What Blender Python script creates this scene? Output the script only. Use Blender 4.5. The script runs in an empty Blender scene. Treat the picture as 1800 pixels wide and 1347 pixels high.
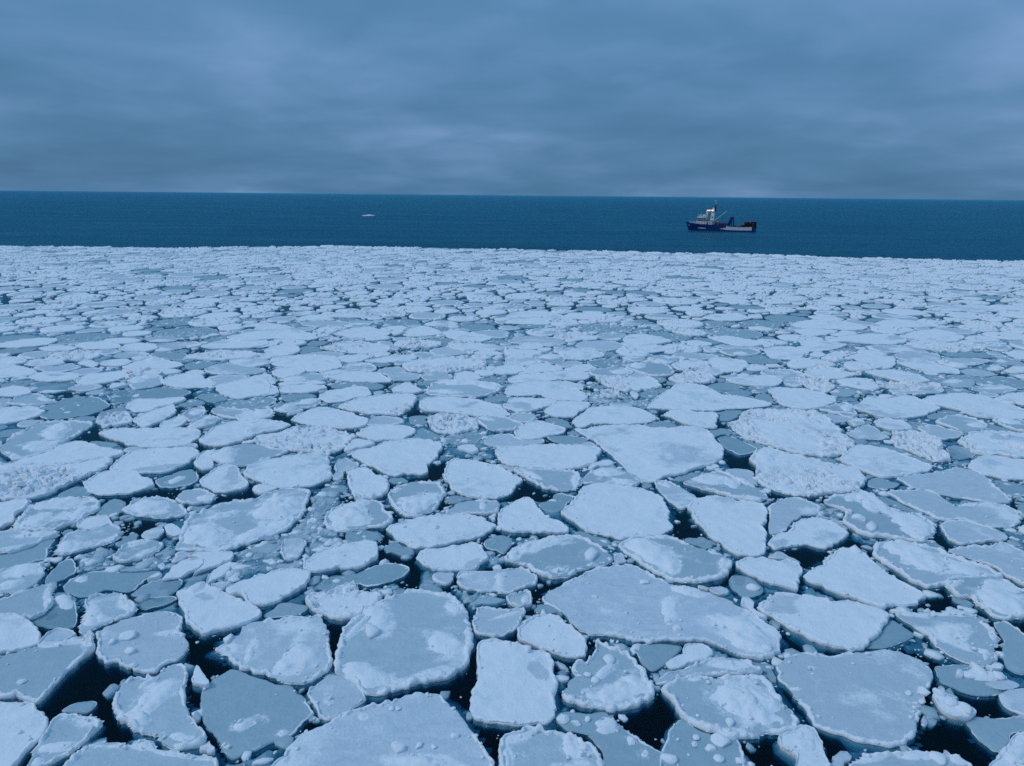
import bpy, bmesh, math, random
import numpy as np
import time as _time
_T0 = _time.time()
from mathutils import Matrix, Vector

# ------------------------------------------------------------------ camera, sky, sun, exposure
scene = bpy.context.scene
R = math.radians
CAM_H = 18.0
cam_data = bpy.data.cameras.new('camera')
cam = bpy.data.objects.new('camera', cam_data)
scene.collection.objects.link(cam)
cam_data.sensor_width = 36.0
cam_data.lens = 25.0
cam_data.clip_start = 0.5
cam_data.clip_end = 200000.0
cam.matrix_world = Matrix.Translation((0, 0, CAM_H)) @ Matrix.Rotation(R(90 - 14.8), 4, 'X') @ Matrix.Rotation(R(0.54), 4, 'Z')
scene.camera = cam

SUN_EL, SUN_AZ = 46.0, 256.0          # to one side, seen through thick cloud
world = bpy.data.worlds.new('World')
scene.world = world
world.use_nodes = True
wt = world.node_tree
for n in list(wt.nodes):
    wt.nodes.remove(n)


def N(tree, kind, **kw):
    n = tree.nodes.new(kind)
    for k, v in kw.items():
        if k.startswith('i_'):
            n.inputs[k[2:].replace('_', ' ')].default_value = v
        else:
            setattr(n, k, v)
    return n


def math_node(tree, op, a, b=None, clamp=False):
    n = tree.nodes.new('ShaderNodeMath')
    n.operation = op
    n.use_clamp = clamp
    for i, v in enumerate((a, b)):
        if v is None:
            continue
        if isinstance(v, (int, float)):
            n.inputs[i].default_value = v
        else:
            tree.links.new(v, n.inputs[i])
    return n.outputs[0]


def mix_col(tree, fac, a, b, blend='MIX'):
    n = tree.nodes.new('ShaderNodeMix')
    n.data_type = 'RGBA'
    n.blend_type = blend
    for i, v in ((0, fac), (6, a), (7, b)):
        if isinstance(v, (int, float)):
            n.inputs[i].default_value = v
        elif isinstance(v, tuple):
            n.inputs[i].default_value = (*v, 1.0) if len(v) == 3 else v
        else:
            tree.links.new(v, n.inputs[i])
    return n.outputs[2]


def ramp(tree, fac, stops):
    n = tree.nodes.new('ShaderNodeValToRGB')
    e = n.color_ramp.elements
    while len(e) < len(stops):
        e.new(0.5)
    for el, (p, c) in zip(e, stops):
        el.position = p
        el.color = (*c, 1.0) if len(c) == 3 else c
    tree.links.new(fac, n.inputs[0])
    return n.outputs[0]


def map_range(tree, v, a, b, c=0.0, d=1.0):
    n = tree.nodes.new('ShaderNodeMapRange')
    n.inputs[1].default_value, n.inputs[2].default_value = a, b
    n.inputs[3].default_value, n.inputs[4].default_value = c, d
    tree.links.new(v, n.inputs[0])
    return n.outputs[0]


def build_sky():
    t = wt
    tc = N(t, 'ShaderNodeTexCoord')
    sep = N(t, 'ShaderNodeSeparateXYZ')
    t.links.new(tc.outputs['Generated'], sep.inputs[0])
    z = math_node(t, 'MAXIMUM', sep.outputs[2], 0.0)
    zz = math_node(t, 'ADD', z, 0.19)
    px = math_node(t, 'DIVIDE', sep.outputs[0], zz)
    py = math_node(t, 'DIVIDE', sep.outputs[1], zz)
    comb = N(t, 'ShaderNodeCombineXYZ')
    t.links.new(px, comb.inputs[0])
    t.links.new(py, comb.inputs[1])
    comb.inputs[2].default_value = SKY_SEED
    n1 = N(t, 'ShaderNodeTexNoise', i_Scale=0.85, i_Detail=3.0, i_Roughness=0.45, i_Distortion=0.2)
    n2 = N(t, 'ShaderNodeTexNoise', i_Scale=2.6, i_Detail=5.0, i_Roughness=0.5, i_Distortion=0.4)
    t.links.new(comb.outputs[0], n1.inputs['Vector'])
    t.links.new(comb.outputs[0], n2.inputs['Vector'])
    m = math_node(t, 'ADD', math_node(t, 'MULTIPLY', n1.outputs[0], 0.70), math_node(t, "MULTIPLY", n2.outputs[0], 0.30))
    m = map_range(t, m, 0.345, 0.675)
    cloud = ramp(t, m, SKY_STOPS)
    # overcast sky: zenith about three times the horizon's luminance
    low = math_node(t, 'MULTIPLY', math_node(t, 'SUBTRACT', 1.0, math_node(t, 'MULTIPLY', z, 9.0), True), 0.08)
    up = math_node(t, 'ADD', math_node(t, 'ADD', math_node(t, 'MULTIPLY', z, ZEN), 1.0), low)
    upc = mix_col(t, math_node(t, 'MULTIPLY', z, 1.0, True), (1, 1, 1), ZEN_TINT)
    cloud = mix_col(t, 1.0, cloud, upc, 'MULTIPLY')
    sky = N(t, 'ShaderNodeTexSky', sky_type='NISHITA', sun_disc=False)
    sky.sun_elevation = R(SUN_EL)
    sky.sun_rotation = R(SUN_AZ)
    b1 = N(t, 'ShaderNodeBackground')
    b2 = N(t, 'ShaderNodeBackground')
    t.links.new(cloud, b1.inputs[0])
    t.links.new(up, b1.inputs[1])
    t.links.new(sky.outputs[0], b2.inputs[0])
    b2.inputs[1].default_value = 0.05
    mx = N(t, 'ShaderNodeMixShader')
    mx.inputs[0].default_value = 0.06          # a little clear sky glows through the cloud
    t.links.new(b1.outputs[0], mx.inputs[1])
    t.links.new(b2.outputs[0], mx.inputs[2])
    out = N(t, 'ShaderNodeOutputWorld')
    t.links.new(mx.outputs[0], out.inputs[0])


SKY_SEED = 7.6
SKY_STOPS = [(0.0, (0.056, 0.154, 0.288)), (0.4, (0.072, 0.183, 0.338)), (0.75, (0.101, 0.221, 0.400)), (1.0, (0.138, 0.262, 0.462))]
ZEN = 1.62
ZEN_TINT = (1.22, 1.01, 0.93)
build_sky()

sun_data = bpy.data.lights.new('sun', 'SUN')
sun_data.energy = 0.84
sun_data.angle = R(18)
sun_data.color = (1.0, 0.98, 0.95)
sun = bpy.data.objects.new('sun', sun_data)
scene.collection.objects.link(sun)
sd = Vector((math.sin(R(SUN_AZ)) * math.cos(R(SUN_EL)), math.cos(R(SUN_AZ)) * math.cos(R(SUN_EL)), math.sin(R(SUN_EL))))
sun.rotation_euler = (-sd).to_track_quat('-Z', 'Y').to_euler()
sun.location = sd * 300

vs = scene.view_settings
vs.view_transform = 'Standard'
vs.look = 'None'
vs.gamma = 1.0
vs.exposure = 0.0
vs.use_curve_mapping = False
scene.cycles.use_denoising = False
scene.cycles.sample_clamp_indirect = 3.0
scene.cycles.max_bounces = 8
scene.cycles.transparent_max_bounces = 32
scene.cycles.caustics_reflective = False
scene.cycles.caustics_refractive = False

# ------------------------------------------------------------------ helpers
COL = scene.collection
rng = np.random.default_rng(11)
random.seed(5)


def link(name, me, parent=None):
    o = bpy.data.objects.new(name, me)
    COL.objects.link(o)
    if parent is not None:
        o.parent = parent
    return o


def tag(o, label=None, cat=None, group=None, kind=None):
    if label: o['label'] = label
    if cat: o['category'] = cat
    if group: o['group'] = group
    if kind: o['kind'] = kind
    return o


_TAB = np.random.default_rng(99).random(1 << 18)


def hash2(i, j, seed):
    return _TAB[(i.astype(np.int64) + seed * 37 & 511) * 512 + (j.astype(np.int64) + seed * 91 & 511)]


def vnoise(x, y, seed=0):
    """value noise, 0..1"""
    x0 = np.floor(x); y0 = np.floor(y)
    fx = x - x0; fy = y - y0
    fx = fx * fx * (3 - 2 * fx); fy = fy * fy * (3 - 2 * fy)
    a = hash2(x0, y0, seed); b = hash2(x0 + 1, y0, seed)
    c = hash2(x0, y0 + 1, seed); d = hash2(x0 + 1, y0 + 1, seed)
    return (a + (b - a) * fx) * (1 - fy) + (c + (d - c) * fx) * fy


def fbm(x, y, seed=0, octaves=3):
    v = 0.0; a = 0.5; tot = 0.0
    for k in range(octaves):
        v = v + a * vnoise(x, y, seed + 17 * k); tot += a
        x = x * 2.03 + 3.1; y = y * 2.03 - 1.7; a *= 0.5
    return v / tot


def cell(x, y, seed=0):
    """cellular noise: (F1, F2, cell random)"""
    xi = np.floor(x); yi = np.floor(y)
    f1 = np.full(x.shape, 9.0); f2 = np.full(x.shape, 9.0); idr = np.zeros(x.shape)
    for dx in (-1, 0, 1):
        for dy in (-1, 0, 1):
            cx = xi + dx; cy = yi + dy
            hx = hash2(cx, cy, seed); hy = hash2(cx, cy, seed + 5); hv = hash2(cx, cy, seed + 9)
            d = np.hypot(cx + hx - x, cy + hy - y)
            near = d < f1
            f2 = np.where(near, f1, np.minimum(f2, d))
            idr = np.where(near, hv, idr)
            f1 = np.where(near, d, f1)
    return f1, f2, idr


def sstep(a, b, x):
    t = np.clip((x - a) / (b - a), 0, 1)
    return t * t * (3 - 2 * t)


def make_mesh(name, verts, quads, tris=None, attr=None, mat=None, smooth=True, flat=0):
    me = bpy.data.meshes.new(name)
    verts = np.asarray(verts, np.float32)
    nq = len(quads); nt = 0 if tris is None else len(tris)
    idx = np.concatenate([np.asarray(quads, np.int32).ravel(), np.zeros(0, np.int32) if nt == 0 else np.asarray(tris, np.int32).ravel()])
    starts = np.concatenate([np.arange(nq) * 4, nq * 4 + np.arange(nt) * 3]).astype(np.int32)
    me.vertices.add(len(verts)); me.vertices.foreach_set('co', verts.ravel())
    me.loops.add(len(idx)); me.loops.foreach_set('vertex_index', idx)
    me.polygons.add(nq + nt); me.polygons.foreach_set('loop_start', starts)
    me.update(calc_edges=True)
    if smooth:
        sm = np.ones(nq + nt, bool)
        sm[:flat] = False
        me.polygons.foreach_set('use_smooth', sm)
    if attr is not None:
        a = me.color_attributes.new('ice', 'FLOAT_COLOR', 'POINT')
        full = np.ones((len(verts), 4), np.float32); full[:, :3] = attr
        a.data.foreach_set('color', full.ravel())
    if mat is not None:
        me.materials.append(mat)
    me.update()
    return me


# ------------------------------------------------------------------ materials
def new_mat(name):
    m = bpy.data.materials.new(name)
    m.use_nodes = True
    t = m.node_tree
    for n in list(t.nodes):
        t.nodes.remove(n)
    return m, t


def ice_material():
    m, t = new_mat('sea_ice')
    at = N(t, 'ShaderNodeAttribute', attribute_name='ice')
    sep = N(t, 'ShaderNodeSeparateColor')
    t.links.new(at.outputs['Color'], sep.inputs[0])
    geo = N(t, 'ShaderNodeNewGeometry')
    pos = geo.outputs['Position']
    def noise(scale, detail=4.0, rough=0.55, dist=0.0):
        n = N(t, 'ShaderNodeTexNoise', i_Scale=scale, i_Detail=detail, i_Roughness=rough, i_Distortion=dist)
        t.links.new(pos, n.inputs['Vector'])
        return n.outputs[0]
    nb = noise(1.6, 5.0, 0.62)
    nf = noise(9.0, 4.0, 0.6)
    ns = noise(0.55, 4.0, 0.5, 0.6)
    # wind streaks in the frost on bare ice
    mp = N(t, 'ShaderNodeMapping')
    mp.inputs['Rotation'].default_value = (0, 0, R(-24))
    mp.inputs['Scale'].default_value = (1.3, 2.4, 1.0)
    t.links.new(pos, mp.inputs[0])
    nst = N(t, 'ShaderNodeTexNoise', i_Scale=1.0, i_Detail=6.0, i_Roughness=0.66, i_Distortion=1.1)
    t.links.new(mp.outputs[0], nst.inputs['Vector'])
    # snow cover
    sn = math_node(t, 'ADD', sep.outputs[0], math_node(t, 'MULTIPLY', math_node(t, 'SUBTRACT', nb, 0.5), 0.8))
    sn = math_node(t, 'ADD', sn, math_node(t, 'MULTIPLY', math_node(t, 'SUBTRACT', nf, 0.5), 0.5))
    sn = map_range(t, sn, 0.33, 0.61)
    grey = mix_col(t, map_range(t, nst.outputs[0], 0.3, 0.7), (0.49, 0.58, 0.66), (0.80, 0.84, 0.87))
    grey = mix_col(t, map_range(t, ns, 0.35, 0.7), grey, (0.62, 0.70, 0.76))
    grey = mix_col(t, math_node(t, 'MULTIPLY', math_node(t, 'SUBTRACT', sep.outputs[1], 0.0), 0.5), grey, (0.66, 0.70, 0.74))
    wv = N(t, 'ShaderNodeVectorMath', operation='MULTIPLY_ADD')
    nw = N(t, 'ShaderNodeTexNoise', i_Scale=0.9, i_Detail=3.0)
    t.links.new(pos, nw.inputs['Vector'])
    t.links.new(nw.outputs['Color'], wv.inputs[0])
    wv.inputs[1].default_value = (1.6, 1.6, 0.0)
    t.links.new(pos, wv.inputs[2])
    vo = N(t, 'ShaderNodeTexVoronoi', feature='DISTANCE_TO_EDGE', i_Scale=0.3)
    t.links.new(wv.outputs[0], vo.inputs['Vector'])
    vein = math_node(t, 'MULTIPLY', map_range(t, vo.outputs['Distance'], 0.004, 0.016, 1.0, 0.0), map_range(t, ns, 0.48, 0.62))
    grey = mix_col(t, math_node(t, 'MULTIPLY', vein, 0.55), grey, (0.80, 0.83, 0.86))
    teal = mix_col(t, nb, (0.20, 0.36, 0.42), (0.36, 0.49, 0.54))
    bare = mix_col(t, sep.outputs[2], grey, teal)
    snow = mix_col(t, map_range(t, nb, 0.3, 0.75), (0.82, 0.85, 0.88), (0.90, 0.91, 0.92))
    snow = mix_col(t, map_range(t, nf, 0.62, 0.8), snow, (0.72, 0.76, 0.80))
    col = mix_col(t, sn, bare, snow)
    p = N(t, 'ShaderNodeBsdfPrincipled')
    t.links.new(col, p.inputs['Base Color'])
    t.links.new(map_range(t, sn, 0, 1, 0.45, 0.9), p.inputs['Roughness'])
    t.links.new(map_range(t, sn, 0, 1, 0.32, 0.1), p.inputs['Specular IOR Level'])
    # relief
    ng = noise(22.0, 3.0, 0.6)
    h = math_node(t, 'ADD', math_node(t, 'MULTIPLY', nb, 0.16), math_node(t, 'MULTIPLY', nf, 0.06))
    h = math_node(t, 'ADD', h, math_node(t, 'MULTIPLY', ng, 0.02))
    b = N(t, 'ShaderNodeBump')
    b.inputs['Strength'].default_value = 0.8
    b.inputs['Distance'].default_value = 0.6
    t.links.new(h, b.inputs['Height'])
    t.links.new(b.outputs[0], p.inputs['Normal'])
    out = N(t, 'ShaderNodeOutputMaterial')
    t.links.new(p.outputs[0], out.inputs[0])
    return m


ICE = ice_material()


WATER_K = (11.0, 5.2, 3.6)


def water_material(name, far):
    m, t = new_mat(name)
    geo = N(t, 'ShaderNodeNewGeometry')
    pos = geo.outputs['Position']
    ln = N(t, 'ShaderNodeVectorMath', operation='LENGTH')
    t.links.new(pos, ln.inputs[0])
    dist = ln.outputs['Value']
    open_sea = map_range(t, dist, -2.0, -1.0) if far else map_range(t, dist, 215.0, 262.0)
    n1 = N(t, 'ShaderNodeTexNoise', i_Scale=0.55, i_Detail=5.0, i_Roughness=0.62)
    n2 = N(t, 'ShaderNodeTexNoise', i_Scale=0.09, i_Detail=4.0, i_Roughness=0.55)
    mp = N(t, 'ShaderNodeMapping')
    mp.inputs['Scale'].default_value = (0.55, 1.0, 1.0)
    mp.inputs['Rotation'].default_value = (0, 0, R(12))
    t.links.new(pos, mp.inputs[0])
    t.links.new(mp.outputs[0], n1.inputs['Vector'])
    t.links.new(mp.outputs[0], n2.inputs['Vector'])
    h = math_node(t, 'ADD', math_node(t, 'MULTIPLY', n1.outputs[0], 1.3), math_node(t, 'MULTIPLY', n2.outputs[0], 4.5))
    h = math_node(t, 'MULTIPLY', h, math_node(t, 'ADD', math_node(t, 'MULTIPLY', open_sea, 1.0), 0.035))
    b = N(t, 'ShaderNodeBump')
    b.inputs['Strength'].default_value = 1.0
    b.inputs['Distance'].default_value = 1.0
    t.links.new(h, b.inputs['Height'])
    fr = N(t, 'ShaderNodeFresnel')
    fr.inputs['IOR'].default_value = 1.22
    t.links.new(b.outputs[0], fr.inputs['Normal'])
    gl = N(t, 'ShaderNodeBsdfGlossy')
    gl.inputs['Color'].default_value = (0.26, 0.72, 0.88, 1)
    gust = N(t, 'ShaderNodeTexNoise', i_Scale=0.02, i_Detail=5.0, i_Roughness=0.6)
    gm = N(t, 'ShaderNodeMapping')
    gm.inputs['Scale'].default_value = (0.35, 1.6, 1.0)
    t.links.new(pos, gm.inputs[0])
    t.links.new(gm.outputs[0], gust.inputs['Vector'])
    ro = math_node(t, 'MULTIPLY', map_range(t, gust.outputs[0], 0.3, 0.7, 0.12, 0.36), open_sea)
    t.links.new(math_node(t, 'ADD', ro, 0.03), gl.inputs['Roughness'])
    t.links.new(b.outputs[0], gl.inputs['Normal'])
    tr = N(t, 'ShaderNodeBsdfTransparent')
    df = N(t, 'ShaderNodeBsdfDiffuse')
    t.links.new(mix_col(t, open_sea, (0.0008, 0.0035, 0.012), (0.006, 0.058, 0.100)), df.inputs['Color'])
    body = N(t, 'ShaderNodeMixShader')
    t.links.new(map_range(t, open_sea, 0, 1, 0.08, 1.0), body.inputs[0])
    t.links.new(tr.outputs[0], body.inputs[1])
    t.links.new(df.outputs[0], body.inputs[2])
    mx = N(t, 'ShaderNodeMixShader')
    front = math_node(t, 'SUBTRACT', 1.0, geo.outputs['Backfacing'])
    t.links.new(math_node(t, 'MULTIPLY', fr.outputs[0], front), mx.inputs[0])
    t.links.new(body.outputs[0], mx.inputs[1])
    t.links.new(gl.outputs[0], mx.inputs[2])
    out = N(t, 'ShaderNodeOutputMaterial')
    t.links.new(mx.outputs[0], out.inputs[0])
    return m


def plain(name, col, rough=0.55, spec=0.3, grime=0.25, metal=0.0, emit=None, scale=1.2):
    m, t = new_mat(name)
    p = N(t, 'ShaderNodeBsdfPrincipled')
    tc = N(t, 'ShaderNodeTexCoord')
    n = N(t, 'ShaderNodeTexNoise', i_Scale=scale, i_Detail=5.0, i_Roughness=0.65)
    t.links.new(tc.outputs['Object'], n.inputs['Vector'])
    c = mix_col(t, map_range(t, n.outputs[0], 0.35, 0.75), tuple(col), tuple(v * (1 - grime) for v in col))
    t.links.new(c, p.inputs['Base Color'])
    p.inputs['Roughness'].default_value = rough
    p.inputs['Specular IOR Level'].default_value = spec
    p.inputs['Metallic'].default_value = metal
    if emit:
        p.inputs['Emission Color'].default_value = (*emit[0], 1)
        p.inputs['Emission Strength'].default_value = emit[1]
    out = N(t, 'ShaderNodeOutputMaterial')
    t.links.new(p.outputs[0], out.inputs[0])
    return m


# ------------------------------------------------------------------ the sea: a body of clear dark water under the pack, open sea beyond it to the horizon
def build_sea():
    X, Y0, Y1, dep, W, D = 360.0, -80.0, 345.0, 5.0, 60000.0, 90000.0
    deep = plain('black_backing', (0.0006, 0.002, 0.006), 1.0, 0.0)
    v = [(-X, Y0, 0), (X, Y0, 0), (X, Y1, 0), (-X, Y1, 0)]
    pw = link('pack_water', make_mesh('pack_water', v, [(0, 1, 2, 3)], mat=water_material('pack_water', False), smooth=False))
    tag(pw, 'black water showing in the gaps between the floes', kind='structure')
    # the water's depth as a stack of clear sheets, each taking out some of the light that passes, red first
    zs = [0.0, 0.012, 0.028, 0.048, 0.072, 0.10, 0.14, 0.19, 0.26, 0.36]
    for z0, z1 in zip(zs, zs[1:]):
        m, t = new_mat('clear_water')
        tr = N(t, 'ShaderNodeBsdfTransparent')
        tr.inputs[0].default_value = tuple(math.exp(-k * (z1 - z0) / 0.75) for k in WATER_K) + (1,)
        out = N(t, 'ShaderNodeOutputMaterial')
        t.links.new(tr.outputs[0], out.inputs[0])
        link('water_layer', make_mesh('water_layer', [(x, y, -z1) for x, y, _ in v], [(0, 1, 2, 3)], mat=m, smooth=False), pw)
    link('water_depth', make_mesh('water_depth', [(x, y, -0.62) for x, y, _ in v], [(0, 1, 2, 3)], mat=deep, smooth=False), pw)
    xs = [-W, -X, X, W]; ys = [-20000.0, Y0, Y1, D]
    v = [(x, y, 0) for y in ys for x in xs]
    q = [(j * 4 + i, j * 4 + i + 1, j * 4 + i + 5, j * 4 + i + 4) for j in range(3) for i in range(3) if (i, j) != (1, 1)]
    fl = [(-W, -20000.0, -dep - 1), (W, -20000.0, -dep - 1), (W, D, -dep - 1), (-W, D, -dep - 1)]  # unseen black sheet, added to stop sky light leaking up from below the sea
    tag(link('sea_light_block', make_mesh('sea_light_block', fl, [(0, 1, 2, 3)], mat=deep, smooth=False)), 'unseen black sheet added under the sea to block light from below', kind='structure')
    tag(link('sea', make_mesh('sea', v, q, mat=water_material('open_sea', True), smooth=False)), 'dark blue open sea reaching to the horizon', kind='structure')


build_sea()

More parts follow.
